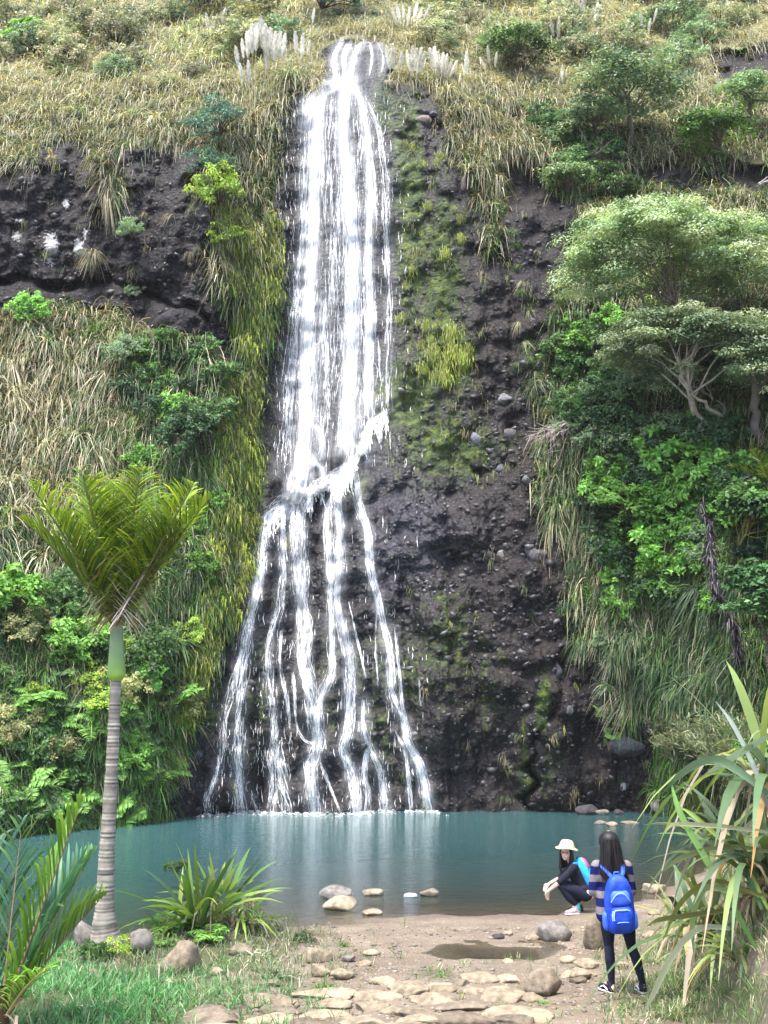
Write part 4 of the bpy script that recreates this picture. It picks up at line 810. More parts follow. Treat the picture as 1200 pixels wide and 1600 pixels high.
# ---------------------------------------------------------------- trees
def crown_geo(r, C, rad, cols, ncl, nlf, leaf, clump, flat=.0, asp=.5):
    g = Geo(); d = r.normal(size=(ncl, 3)); d[:, 2] = np.where(d[:, 2] < -.35, -d[:, 2], d[:, 2]); d /= np.linalg.norm(d, axis=1)[:, None]
    cc = C+d*np.array(rad)*r.uniform(.55, 1.0, ncl)[:, None]; cc[:, 2] += .12*rad[2]*fbm(cc*.8, 2, 3)*4
    n = ncl*nlf; ci = np.repeat(np.arange(ncl), nlf); o = r.normal(size=(n, 3)); o /= np.linalg.norm(o, axis=1)[:, None]; o[:, 2] = np.where(o[:, 2] < -.2, -o[:, 2], o[:, 2])
    cr = clump*r.uniform(.6, 1.4, ncl); P = cc[ci]+o*(cr[ci]*r.uniform(.5, 1.05, n))[:, None]*np.array([1.2, 1, .55])
    Cc = npal(ncl, cols, r, .12)[ci]*r.uniform(.75, 1.25, n)[:, None]; k = (r.random(n) < .3) & (o[:, 2] > .2); Cc[k] *= np.array([1.55, 1.5, 1.35])  # upper leaves of each clump brightened, highlights put into leaf colour
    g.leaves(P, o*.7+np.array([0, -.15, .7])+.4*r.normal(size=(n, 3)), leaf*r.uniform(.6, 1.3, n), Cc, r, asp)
    return g, cc
def tree(name, label, cx, cy, w, h, cols, trunks, fwd=1.2, ncl=90, nlf=90, leaf=.11, clump=.42, group=None, bark=(.16, .13, .11), tr=.12, seed=1, root=None, asp=.5, depth=None):
    r = np.random.default_rng(seed); tb = trunks[0][0]
    B = surf(np.array([float(tb[0])]), np.array([float(tb[1])]))[0] if root is None else np.array(root)
    Yc = (B[1] if depth is None else depth)-fwd; C = CAM+ray(np.float64(cx), np.float64(cy))*Yc; m = m_per_px(C)
    t = empty(name, B); tag(t, label, 'tree', group); rad = (w*m/2, max(.5, w*m*.33), h*m/2)
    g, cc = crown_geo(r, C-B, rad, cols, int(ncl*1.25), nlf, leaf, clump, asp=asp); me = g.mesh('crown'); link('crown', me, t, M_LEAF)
    for k, tk in enumerate(trunks):
        g = Geo(); pts = []
        for i, (x, y) in enumerate(tk):
            f = i/max(1, len(tk)-1); P = CAM+ray(np.float64(x), np.float64(y))*(B[1]*(1-f)+Yc*f+.1); pts.append(P-B)
        if k == 0: pts[0] = np.array([0, 0, -.2])
        q = np.array(pts); s = np.linspace(0, len(q)-1, 12); q = np.stack([np.interp(s, np.arange(len(q)), q[:, a]) for a in range(3)], 1); q[1:-1] += r.normal(size=(10, 3))*.035
        tk_ = tr*(1 if k == 0 else .6); g.tube(q, np.linspace(tk_, tk_*.5, 12), np.array(bark), 8, .3); link('trunk', g.mesh('trunk', True), t, M_BARK)
        if k == 0:
            g = Geo()
            for c in cc[np.argsort(np.linalg.norm((cc-q[-1])[:, [0, 2]], axis=1))][::max(1, ncl//14)]:
                k_ = int(r.integers(6, 12)); a = q[k_]; s_ = np.linspace(0, 1, 7)[:, None]; ln_ = np.linalg.norm(c-a); pp = a+(c-a)*s_+np.array([0, 0, 1])*(.22*ln_*np.sin(s_*np.pi)*r.uniform(-.2, 1.0))+np.cumsum(r.normal(size=(7, 3))*.03*ln_, 0); pp[0] = a
                g.tube(pp, np.linspace(tr*.3, tr*.05, 7), np.array(bark), 5)
            link('limb', g.mesh('limb', True), t, M_BARK)
    return t
PG = [(.20, .29, .16), (.27, .36, .21), (.15, .24, .13), (.34, .41, .27)]
tree('spreading_tree', 'broad flat topped grey green tree, the largest crown on the right slope', 1045, 425, 350, 175, PG, [[(1085, 530), (1070, 500), (1050, 470)], [(1010, 530), (1015, 500), (1000, 460)]], 1.6, 260, 240, .10, .48, seed=2)
tree('spreading_tree', 'grey green tree with a bare leaning grey trunk below the largest crown', 1090, 560, 290, 130, PG, [[(1105, 698), (1092, 650), (1075, 612), (1062, 570)], [(1130, 705), (1132, 655), (1105, 632), (1078, 612)]], 1.9, 190, 230, .095, .42, seed=3, bark=(.40, .36, .33), tr=.125)
tree('spreading_tree', 'grey green tree with dark twisted trunk cut by the right picture edge', 1215, 580, 150, 130, PG, [[(1190, 680), (1178, 650), (1182, 610), (1172, 560)]], 1.2, 90, 200, .095, .42, seed=4, bark=(.12, .10, .09), tr=.15)
tree('spreading_tree', 'grey green round crowned tree high on the right hillside', 985, 150, 190, 110, PG+BLU, [[(985, 220), (985, 190), (980, 150)]], 1.2, 80, 90, .15, .62, seed=5)
tree('spreading_tree', 'dull teal tree low beside the round crowned tree on the right hillside', 930, 185, 90, 60, BLU+PG, [[(930, 220), (930, 200), (930, 185)]], 1.2, 30, 80, .14, .55, seed=6)
tree('small_tree', 'light green small tree above the dark ledge at upper right', 1120, 210, 120, 70, BRT+GRN, [[(1120, 262), (1125, 235), (1120, 210)]], 1.2, 40, 90, .14, .5, seed=7)
tree('small_tree', 'pale grey small tree at the upper right picture edge', 1170, 150, 100, 60, GRY, [[(1170, 190), (1172, 170), (1170, 150)]], 1.0, 30, 80, .14, .5, seed=8)
tree('small_tree', 'dark green low tree among dry grass right of the waterfall top', 815, 75, 110, 60, GRN+DRK+PG, [[(815, 112), (812, 95), (815, 75)]], 1.0, 34, 80, .16, .6, seed=9)
tree('small_tree', 'grey green small tree on the shelf left of the dark ledge', 890, 285, 90, 46, PG+GRN, [[(890, 318), (888, 300), (890, 285)]], .8, 30, 70, .12, .45, seed=10)
tree('broadleaf_tree', 'glossy bright green broadleaf with thin mossy trunk at the right picture edge', 1185, 800, 110, 110, [(.08, .2, .05), (.12, .27, .06), (.06, .14, .04)], [[(1152, 985), (1150, 920), (1156, 850), (1170, 810)]], .9, 60, 70, .17, .32, seed=11, bark=(.2, .19, .06), tr=.05)
tree('broadleaf_tree', 'glossy green broadleaf crown low at the right picture edge beside the hanging strap plants', 1190, 960, 100, 160, [(.07, .19, .06), (.10, .24, .08), (.05, .13, .04)], [[(1210, 1090), (1205, 1030), (1195, 980)]], 1.2, 70, 70, .15, .3, seed=12, bark=(.12, .1, .07), tr=.05)
# dark dead trunk hanging on the right, grey dead twigs
r = np.random.default_rng(31)
B = surf(np.array([1150.]), np.array([1010.]))[0]; D0 = B[1]-1.0
q = np.array([CAM+ray(np.float64(x), np.float64(y))*(D0+a) for x, y, a in [(1098, 790, .4), (1108, 850, .2), (1122, 910, 0), (1135, 960, 0), (1150, 1010, .3), (1172, 1060, .8), (1195, 1100, 1.2)]])-B
g = Geo(); s = np.linspace(0, 6, 26); qq = np.stack([np.interp(s, np.arange(7), q[:, a]) for a in range(3)], 1)
qq = qq+np.stack([.10*np.sin(s*2.3), 0*s, 0*s], 1)+.03*r.normal(size=(26, 3)); g.tube(qq, (.04+.05*r.random(26)), (.03, .026, .03), 8, .7)
n = 700; k = r.integers(0, 22, n); g.blades(qq[k]+r.normal(size=(n, 3))*.05, r.normal(size=(n, 3))*[1, 1, .4]-[0, 0, .3], r.uniform(.08, .28, n), .04, 1.0, npal(n, [(.02, .018, .02), (.05, .045, .05), (.12, .1, .11)], r), npal(n, [(.05, .045, .05), (.15, .13, .14)], r), 3, r)
t = empty('dead_tree_fern', B); tag(t, 'shaggy black dead trunk leaning down the shaded right slope', 'dead trunk'); link('trunk', g.mesh('trunk'), t, M_BARK)
def twigs(label, px, py, dirs, n, L, col, seed, off=.3):
    r = np.random.default_rng(seed); B = surf(np.array([float(px)]), np.array([float(py)]))[0]-np.array([0, off, 0]); g = Geo()
    for _ in range(n):
        d = np.array(dirs)+r.normal(size=3)*.35; d /= np.linalg.norm(d); l = L*r.uniform(.5, 1.1); p = r.normal(size=3)*.08; t_ = np.linspace(0, 1, 6)[:, None]
        pts = p+d*l*t_+np.cumsum(r.normal(size=(6, 3))*.035*L, 0); g.tube(pts, np.linspace(.022, .006, 6), col, 5)
        for k in (2, 3, 4):
            e = d+r.normal(size=3)*.8; g.tube([pts[k], pts[k]+e*l*.15, pts[k]+e*l*.3+r.normal(size=3)*.04], [.011, .008, .004], col, 4)
    o = link('dead_branches', g.mesh('dead_branches'), None, M_BARK); o.location = B; tag(o, label, 'dead branches')
twigs('fan of bare pinkish dead twigs at the right edge of the dark rock face', 880, 672, (-.75, -.2, -.55), 15, 1.3, (.36, .30, .28), 41, .6)
twigs('bare grey branches against the dark gap in the right thicket', 1120, 800, (.3, -.3, .35), 7, .9, (.34, .31, .31), 42, 1.3)
twigs('bare pale branches on the standing tree trunk at right', 1090, 640, (-.6, -.4, .5), 4, .8, (.3, .27, .25), 43, 1.6)
twigs('white forked dead branch by the ledge at the upper right edge', 1185, 290, (.7, -.3, .5), 4, .9, (.55, .5, .46), 44, .4)
twigs('grey tangle of dead twigs under the grey green hillside tree', 920, 255, (.3, -.3, .1), 10, 1.0, (.2, .17, .15), 45, .4)
twigs('pinkish dead twigs beside the shaggy black trunk near the right edge', 1180, 1030, (.3, -.4, -.3), 7, .5, (.38, .3, .27), 46, 1.2)
# ---------------------------------------------------------------- pampas plumes
def p_plume(seed, cream=(.95, .92, .84)):
    r = np.random.default_rng(seed); g = Geo(); bend = r.uniform(-.06, .06)
    g.tube([(0, 0, -2.6), (bend*.3, 0, -1.2), (0, 0, 0), (bend, 0, .9)], [.02, .018, .014, .006], (.5, .45, .25), 4)
    n = 240; z = r.uniform(0, 1, n); P = np.stack([bend*z**2, 0*z, z*.95], -1); a = r.uniform(0, 6.28, n)
    wd = .115*np.sin(np.pi*np.clip(z*.82+.14, 0, 1))
    D = np.stack([np.cos(a)*.35, np.sin(a)*.35, .8+0*a], -1); c = npal(n, [cream, tuple(.85*x for x in cream), (.9, .89, .86)], r, .06)
    g.blades(P+np.stack([np.cos(a), np.sin(a), 0*a], -1)*wd[:, None]*.35, D, .1+wd*1.5, .05, .3, c, c, 2, r); return g.mesh('plume')
PL = [p_plume(i) for i in (61, 62, 63)]; PT = [p_plume(i, (.55, .47, .34)) for i in (64, 65)]
M_PLUME = mat_leaf('plume_fluff', .3, .9, .05, .08, (1, .99, .94))
for me in PL: me.materials.append(M_PLUME)
for me in PT: me.materials.append(M_LEAF)
def pampas(label, px, py, w, plumes, group=None, white=True, clump=True, fwd=.5, kind='dry'):
    """plumes: (x, y of the plume top, plume length in photo pixels)"""
    B = surf(np.array([float(px)]), np.array([float(py)]))[0]; m = m_per_px(B); t = empty('pampas_grass', B); tag(t, label, 'pampas grass', group)
    if clump:
        o = link('leaf_clump', pr_i.choice(PR[kind]), t); s = w*m/1.6; o.scale = (s, s, s*1.1); o.rotation_euler.z = pr_i.uniform(0, 6)
    for (x, y, h) in plumes:
        T = CAM+ray(np.float64(x), np.float64(y))*(B[1]-fwd+pr_i.uniform(-.3, .3)); s = h*m/.95
        root = np.array([(x-px)*m*.35, 0, 0]); v = Vector(T-B-root); o = link('plume', pr_i.choice(PL if white else PT), t); ln = v.length
        q = v.to_track_quat('Z', 'Y'); o.rotation_euler = q.to_euler(); o.location = Vector(T-B)-v.normalized()*(s*.95); o.scale = (s*.8, s*.8, s)
pampas('big clump of tall white pampas plumes left of the waterfall top, left half', 395, 185, 80, [(368, 74, 34), (378, 62, 30), (386, 50, 42), (394, 40, 44), (401, 38, 46), (375, 100, 28), (388, 96, 34)])
pampas('big clump of tall white pampas plumes left of the waterfall top, right half', 425, 175, 80, [(408, 32, 48), (415, 40, 46), (423, 46, 48), (430, 52, 44), (438, 50, 40), (446, 54, 38), (415, 70, 40)])
pampas('short row of white pampas plumes between the big clump and the fall top', 470, 125, 50, [(461, 50, 34), (473, 54, 36), (484, 64, 24), (491, 14, 22)])
pampas('pair of white pampas plumes rising at the right lip of the waterfall', 618, 130, 40, [(604, 74, 34), (613, 70, 36), (628, 82, 26)])
pampas('dense bank of white pampas plumes right of the waterfall top, left half', 648, 130, 70, [(636, 80, 30), (644, 74, 34), (651, 78, 32), (658, 76, 34), (664, 82, 30), (640, 92, 26), (656, 92, 30)])
pampas('dense bank of white pampas plumes right of the waterfall top, right half', 690, 132, 70, [(671, 76, 34), (678, 74, 34), (685, 82, 32), (692, 84, 32), (699, 86, 30), (706, 94, 26), (714, 96, 26), (682, 96, 30), (695, 100, 26)])
pampas('scattered white plumes in the pale grass above the big left clump', 330, 60, 40, [(322, 22, 26), (338, 30, 28), (352, 14, 24)])
pampas('loose white plumes in pale grass right of the dense bank', 770, 120, 40, [(762, 74, 24), (776, 82, 22), (750, 90, 22)])
pampas('small white plumes near the grey green hillside tree', 1010, 60, 40, [(1000, 22, 22), (1016, 30, 22), (1026, 14, 20)])
pampas('lone white pampas plume right of the dense bank of plumes', 728, 135, 30, [(729, 82, 34)])
pampas('white pampas plumes on the skyline slope above the waterfall top', 635, 58, 50, [(612, 14, 26), (620, 8, 28), (630, 10, 26), (640, 12, 26), (652, 4, 30), (660, 12, 24), (672, 10, 24)])
pampas('two tall thin plumes cut by the top edge right of centre', 925, 55, 24, [(905, -10, 36), (934, 6, 34)])
pampas('three thin plumes beside the dark low tree', 872, 72, 24, [(860, 30, 26), (873, 28, 30), (903, 38, 26)])
pampas('thin plumes above the grey green hillside tree', 1058, 100, 24, [(1050, 74, 20), (1060, 66, 24)])
pampas('single plume standing in dry grass right of the dense bank', 878, 140, 20, [(878, 104, 22)])
pampas('two short plumes at the top edge near the right corner', 1130, 16, 24, [(1128, -8, 22), (1138, -6, 22)])
pampas('two small plumes in pale grass near the upper right corner', 1098, 50, 24, [(1092, 30, 18), (1102, 30, 18)])
pampas('tan plume on an upright stalk right above the palm crown', 280, 760, 30, [(278, 682, 28)], white=False, kind='green')
pampas('tan plume leaning left under the left rock band', 275, 600, 40, [(232, 510, 28)], white=False, kind='green')
pampas('faded plume among tussocks above the palm crown', 192, 750, 40, [(185, 690, 26)], white=False)
pampas('faded plume in dry grass at the left above the palm crown', 40, 770, 40, [(36, 715, 32), (48, 640, 22), (36, 560, 22)], white=False)
pampas('pale plume on a tall stalk at the left top edge of the rock band', 82, 250, 40, [(82, 172, 26), (78, 232, 28)], white=False)
pampas('tall arching plume at the far left above the rock band', 6, 230, 40, [(55, 140, 24)], white=False)
# ---------------------------------------------------------------- rocks
def ico(sub):
    bm = bmesh.new(); bmesh.ops.create_icosphere(bm, subdivisions=sub, radius=1); V = np.array([v.co[:] for v in bm.verts]); F = np.array([[v.index for v in f.verts] for f in bm.faces]); bm.free(); return V, F
IC4, IC3, IC1 = ico(4), ico(3), ico(1)
def rock_mesh(seed, sx, sy, sz, col, sub=IC3, rough=.16, facet=.25, flatb=True, moss=0.0):
    V, F = sub; r = np.random.default_rng(seed); V = V.copy()
    for _ in range(13):                        # shave planes off for a hewn look
        n = r.normal(size=3); n /= np.linalg.norm(n); d = r.uniform(.55, .88); k = V@n-d; V -= np.outer(np.clip(k, 0, None)*.93, n)
    V *= (1.12+rough*1.3*fbm(V*1.3+seed, 3, seed % 50)+.07*fbm(V*5+seed, 3, 9))[:, None]; V *= np.array([sx, sy, sz])
    if flatb: V[:, 2] = np.maximum(V[:, 2], -sz*.55)
    c = np.array(col)*(1+.25*fbm(V*9/max(sx, .05)*.3+seed, 4, 8))[:, None]
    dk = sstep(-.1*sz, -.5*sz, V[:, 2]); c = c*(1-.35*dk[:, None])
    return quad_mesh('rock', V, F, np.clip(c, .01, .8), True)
M_STONE = mat_vcol('weathered_stone', .88, .15, 11, .45, .9, .03)
TANR = (.25, .205, .145); GREYR = (.17, .155, .14); DARKR = (.05, .048, .055); BRNR = (.19, .155, .115); PALER = (.31, .26, .18)
def boulder(px, py, w, h, label, col=GREYR, seed=0, cliffside=False, name='boulder', sink=.0, dr=.75, grp=None):
    if cliffside: P = surf(np.array([float(px)]), np.array([float(py)]))[0]; m = m_per_px(P); loc = P+np.array([0, .26*w*m, 0]); col = tuple(.62*c for c in col)
    else:
        P = gpt(px, py+h*.42); wet_ = P[2] < -.01
        if wet_: P = flat(np.float64(px), np.float64(py+h*.42), 0.0)
        m = m_per_px(P); loc = P+np.array([0, w*m*(.1 if wet_ else .28), h*m*(.22 if wet_ else .30)-sink])
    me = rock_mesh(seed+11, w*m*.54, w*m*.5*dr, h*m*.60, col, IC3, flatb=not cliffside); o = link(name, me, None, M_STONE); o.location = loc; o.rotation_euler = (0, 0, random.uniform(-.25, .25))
    tag(o, label, 'rock', grp); return o
for i, a in enumerate([
 (528, 1394, 48, 24, 'grey angular boulder at the pool edge behind the pale one', GREYR), (530, 1411, 50, 24, 'pale yellowish boulder at the pool edge in front of the grey one', PALER),
 (580, 1393, 34, 13, 'low pale rock in the shallows right of the pair of boulders', TANR), (580, 1424, 30, 12, 'small flat grey rock on the shore below the low pale rock', TANR),
 (642, 1398, 19, 9, 'small blue grey rock in the shallows beside a rounder tan rock', (.26, .30, .36)), (673, 1394, 31, 14, 'rounded tan rock in the shallows in the middle of the pool edge', BRNR),
 (868, 1458, 56, 34, 'large grey boulder with dark underside at the puddle', GREYR), (931, 1462, 34, 54, 'upright brownish boulder behind the standing woman', BRNR), (834, 1466, 24, 11, 'flat pale rock at the left side of the large puddle boulder', TANR),
 (1022, 1387, 38, 17, 'pale rock in the shallows right of the standing woman', TANR), (778, 1464, 20, 9, 'dark bluish shard of rock on the silt above the puddle', DARKR), (794, 1458, 16, 7, 'small pale slab beside the dark bluish shard', TANR),
 (853, 1541, 58, 38, 'rounded brown boulder at the right end of the path stones', BRNR), (282, 1502, 58, 50, 'big tan boulder in the grass below the flax clump', BRNR), (375, 1487, 32, 22, 'tan rock half hidden in grass right of the big tan boulder', BRNR),
 (494, 1494, 46, 26, 'pale rounded rock at the left end of the bare silt', TANR), (337, 1519, 24, 17, 'small yellowish rock right of the big tan boulder', TANR), (262, 1536, 20, 12, 'small stone in the grass below the big tan boulder', TANR),
 (546, 1498, 22, 12, 'small grey stone right of the pale rounded rock', GREYR), (568, 1507, 24, 10, 'small tan stone among pebbles below the grey stone', TANR), (582, 1490, 26, 9, 'flat yellowish stone on the bare silt', PALER), (500, 1518, 34, 20, 'crumbling tan rock among dry grass below the pale rounded rock', TANR), (536, 1524, 40, 16, 'broad flat tan rock at the top of the path stones', TANR),
 (131, 1462, 36, 46, 'grey leaning rock at the left foot of the palm', GREYR), (212, 1474, 44, 44, 'grey rounded rock at the right foot of the palm', GREYR), (143, 1526, 26, 18, 'small brown stone below the palm foot', BRNR),
 (888, 1501, 24, 12, 'small pale rock below the puddle boulder', PALER), (918, 1508, 36, 15, 'pale flat rock beside the feet of the standing woman', TANR), (906, 1525, 38, 15, 'mossy tan rock left of the feet of the standing woman', TANR), (794, 1503, 15, 8, 'small white stone at the near edge of the puddle', PALER), (768, 1490, 6, 7, 'tiny round white pebble in the puddle', PALER),
 (972, 1508, 18, 8, 'small pale stone right of the standing woman near the bank', PALER), (1022, 1426, 22, 8, 'flat pale stone on the shore right of the backpack', TANR), (850, 1516, 0, 0, '', None),
 (1018, 1462, 22, 12, 'small tan stone at the grass edge right of the backpack', TANR)]):
    if a[5]: boulder(*a[:5], col=a[5], seed=i*7+3)
for i, (x, y, w, h, lb, c) in enumerate([(918, 1258, 30, 20, 'dark square rock standing in the far right corner of the pool', DARKR), (940, 1267, 24, 10, 'wet grey rock in front of the dark square rock', GREYR), (938, 1284, 16, 7, 'small wet rock in the far pool, left of its neighbour', GREYR), (956, 1287, 17, 7, 'small pale rock in the far pool, right of its neighbour', TANR),
 (1037, 1253, 40, 28, 'rounded grey boulder in the far right corner of the pool', GREYR), (985, 1284, 26, 5, 'flat brown slab awash in the far right corner of the pool', BRNR), (967, 1259, 14, 10, 'small dark rock between two bigger ones in the far corner', DARKR)]):
    P = flat(np.float64(x), np.float64(min(1290, y+h/2))); P[1] = min(P[1], 33.0); P[0] = (x-600)/F_PX*((P-CAM)@FW); m = m_per_px(P)
    o = link('boulder', rock_mesh(200+i, w*m*.55, w*m*.4, h*m*.62, c), None, M_STONE); o.location = P+np.array([0, 0, h*m*.25]); tag(o, lb, 'rock')
for i, (x, y, w, h, lb, c) in enumerate([(992, 1157, 66, 40, 'large dark boulder lodged in the right buttress', (.15, .145, .165)), (842, 866, 40, 28, 'pale cracked boulder embedded in the rock face right of centre', (.17, .16, .165)), (790, 622, 20, 14, 'pale bluish stone embedded in the right of the rock face', (.26, .26, .28)),
 (744, 686, 20, 22, 'bluish white stone left of the pale slab in the rock face', (.28, .28, .32)), (800, 684, 44, 28, 'pale slab embedded in the rock face under the bluish stone', (.15, .145, .15)), (744, 726, 20, 16, 'dark stone below the bluish white stone in the rock face', (.03, .03, .035)), (783, 733, 14, 14, 'bluish stone low right of the dark stone in the rock face', (.16, .17, .2)),
 (762, 866, 13, 13, 'small round grey stone, left one of a pair in the rock face', (.22, .22, .23)), (784, 870, 17, 17, 'rounded pale stone, right one of a pair in the rock face', (.27, .25, .23)), (826, 749, 18, 13, 'grey stone at the right edge of the rock face', (.2, .2, .21)), (262, 502, 62, 40, 'large dark boulder hanging under the left rock band', (.055, .05, .056)),
 (660, 185, 24, 18, 'pale brown stone near the top of the streaked rock', (.32, .27, .24)), (610, 130, 32, 22, 'pale brown rock at the right lip of the waterfall', (.4, .33, .25)), (726, 290, 15, 24, 'brown stone at the upper right edge of the streaked rock', (.24, .2, .18)), (1100, 78, 22, 14, 'tan stone sticking out of the upper right rock patch', (.3, .25, .2)),
 (305, 855, 1, 1, '', None), (262, 455, 16, 10, 'small grey stone in the left rock band near the undercut', (.13, .12, .13)), (170, 340, 20, 12, 'grey stone in the middle of the left rock band', (.12, .115, .12)), (1155, 1026, 26, 22, 'pale round stone beside the shaggy black trunk', (.42, .38, .34)), (870, 1052, 18, 26, 'dark stone wedged in the long crack of the rock face', (.07, .068, .08)), (890, 1110, 12, 12, 'bluish stone right of the long crack', (.2, .2, .22)), (308, 1180, 18, 14, 'bluish stone at the foot of the cliff left of the fall', (.1, .1, .12)),
 (850, 1165, 28, 50, 'pale upright slab beside the foot of the long crack', (.11, .10, .095))]):
    if lb: boulder(x, y, w, h, lb, c, 300+i, True)
# ---------------------------------------------------------------- stones embedded in the cliff
r = np.random.default_rng(91); SMS = [rock_mesh(400+i, 1, .8, .72, (1, 1, 1), IC1, .2, .4, False) for i in range(6)]
def mat_pebble():
    m, nt, out = newmat('embedded_stone'); N = NT(nt); rn = N.n('ShaderNodeObjectInfo').outputs['Random']; nz = N.noise(N.pos(), 7, 5, .65)
    c = N.ramp(rn, (0, (.012, .012, .015)), (.5, (.035, .032, .036)), (.8, (.075, .07, .075)), (1, (.2, .19, .2)))
    c = N.mix(N.mapr(nz, .3, .7, 0, 1), c, (.03, .028, .03))
    b = N.n('ShaderNodeBsdfPrincipled', {'Base Color': c, 'Roughness': .5, 'Specular IOR Level': .4, 'Normal': N.bump(nz, .5, .03)}); L_(nt, b.outputs[0], out.inputs[0]); return m
M_PEB = mat_pebble()
for me in SMS: me.materials.append(M_PEB)
px = r.uniform(0, 1050, 9000); py = r.uniform(150, 1266, 9000); ok = rock_mask(px, py) & ~((px > 385) & (px < 615) & (py < 760)) & (r.random(9000) < np.where((px > 690) & (py > 600), 1.0, .5)); px, py = px[ok], py[ok]
P = surf(px, py)
for k in range(300):
    o = link('stone', r.choice(SMS), cliff); m = m_per_px(P[k]); s = r.uniform(4.5, 8.5)*m*(1.3 if r.random() < .15 else 1); o.location = P[k]+np.array([0, .05*s, 0]); o.scale = (s, s*.9, s*r.uniform(.6, 1)); o.rotation_euler = r.uniform(-.6, .6, 3)
Vs, Fs, off = [], [], 0
IV, IF = ico(1); IV = IV.copy()
for k in range(300, min(len(P), 3300)):
    m = m_per_px(P[k]); s = r.uniform(1.2, 3.6)*m; V = IV*(1+.25*r.normal(size=(len(IV), 1)).clip(-1, 1))*s*np.array([1, .8, r.uniform(.6, 1)])+P[k]; Vs.append(V); Fs.append(IF+off); off += len(IV)
pm = quad_mesh('embedded_pebbles', np.concatenate(Vs), np.concatenate(Fs), None, False)
def mat_pebble2():
    m, nt, out = newmat('embedded_pebbles'); N = NT(nt); p = N.pos(); vo = N.n('ShaderNodeTexVoronoi', {'Vector': p, 'Scale': 2.2}); sp = N.n('ShaderNodeSeparateColor', {0: vo.outputs['Color']})
    c = N.ramp(sp.outputs[0], (0, (.008, .008, .01)), (.6, (.03, .028, .03)), (.9, (.09, .085, .095)), (1, (.2, .19, .2)))
    b = N.n('ShaderNodeBsdfPrincipled', {'Base Color': c, 'Roughness': .45, 'Specular IOR Level': .45}); L_(nt, b.outputs[0], out.inputs[0]); return m
o = link('embedded_pebbles', pm, cliff, mat_pebble2()); o['kind'] = 'stuff'
# ---------------------------------------------------------------- path of stones in the foreground
B = gpt(600, 1580); path = empty('stone_path', B); tag(path, 'rough path of worn tan stones set in soil along the bottom of the picture', 'path', None, 'structure')
c3 = [(250, 425, 200, 100), (425, 362, 130, 70), (520, 372, 120, 66), (700, 345, 210, 50), (500, 417, 150, 32), (690, 436, 180, 40), (485, 452, 190, 34), (905, 352, 160, 36), (893, 398, 130, 50), (1035, 412, 190, 52), (722, 392, 130, 30), (865, 462, 150, 30), (1085, 458, 180, 36), (1130, 362, 150, 60), (1035, 315, 130, 54), (940, 300, 90, 22), (620, 470, 120, 22), (470, 305, 90, 34), (1170, 322, 90, 30)]
c4 = [(100, 368, 200, 58), (292, 275, 140, 60), (195, 398, 180, 46), (228, 440, 210, 60), (25, 422, 110, 44), (50, 458, 130, 30), (375, 345, 190, 80), (400, 282, 90, 36), (440, 420, 210, 90), (420, 458, 170, 40), (492, 366, 100, 26), (250, 335, 120, 34), (120, 325, 120, 30), (20, 318, 90, 60), (200, 300, 60, 26), (650, 268, 70, 26), (735, 270, 40, 12), (690, 292, 60, 26)]
sp = [(240+a*.3833, 1420+b*.3833, c*.3833, d*.3833) for a, b, c, d in c3]+[(640+a*.3833, 1420+b*.3833, c*.3833, d*.3833) for a, b, c, d in c4]
sp += [(650, 1606, 90, 16), (560, 1612, 100, 18), (760, 1618, 90, 18), (450, 1616, 110, 20), (340, 1612, 90, 20), (850, 1606, 60, 16)]
rs = np.random.default_rng(5)
for i, (x, y, w, h) in enumerate(sp):
    P = gpt(x, y+h*.25); m = m_per_px(P); cc = np.array(TANR if rs.random() < .6 else (PALER if rs.random() < .4 else BRNR))*rs.uniform(.7, 1.0)
    me = rock_mesh(500+i, w*m*.62, max(w*m*.34, h*m*1.35), max(.06, h*m*.36), cc, IC4, .2, .3); o = link('stone', me, path, M_STONE); o.location = P-B+np.array([0, 0, .005]); o.rotation_euler = (0, 0, rs.uniform(-.12, .12))
# loose gravel: thousands of tiny stones
Vs, Fs, Cs, off = [], [], [], 0; N_ = 5200
gxp = rs.uniform(60, 1080, N_*3); gyp = 1425+175*rs.random(N_*3)**1.1; dd = ray(gxp, gyp); t = (.28-CAM[2])/dd[:, 2]; GP = CAM+dd*t[:, None]; z = ground(GP[:, 0], GP[:, 1]); shd = np.interp(GP[:, 0], SHX, SHY)-GP[:, 1]
ok = (z > -.03) & (shd < 9) & (rs.random(N_*3) < np.clip(.25+1.1*fbm(GP*.8, 3, 4)+.6*np.exp(-(shd/.8)**2), .04, 1)); GP = GP[ok][:N_]; z = z[ok][:N_]
for p, zz in zip(GP, z):
    s = rs.choice([.007, .012, .02, .034], p=[.5, .33, .13, .04]); V = IV*s*np.array([1, .8, .55])*(1+.22*rs.normal(size=(len(IV), 1)).clip(-1, 1))+[p[0], p[1], zz+s*.2]; Vs.append(V); Fs.append(IF+off); off += len(IV)
    Cs.append(np.tile(np.array(TANR if rs.random() < .5 else GREYR)*rs.uniform(.6, 1.35), (len(IV), 1)))
tag(link('gravel', quad_mesh('gravel', np.concatenate(Vs), np.concatenate(Fs), np.concatenate(Cs)), None, M_STONE), 'loose gravel and pebbles scattered over the silt', None, None, 'stuff')
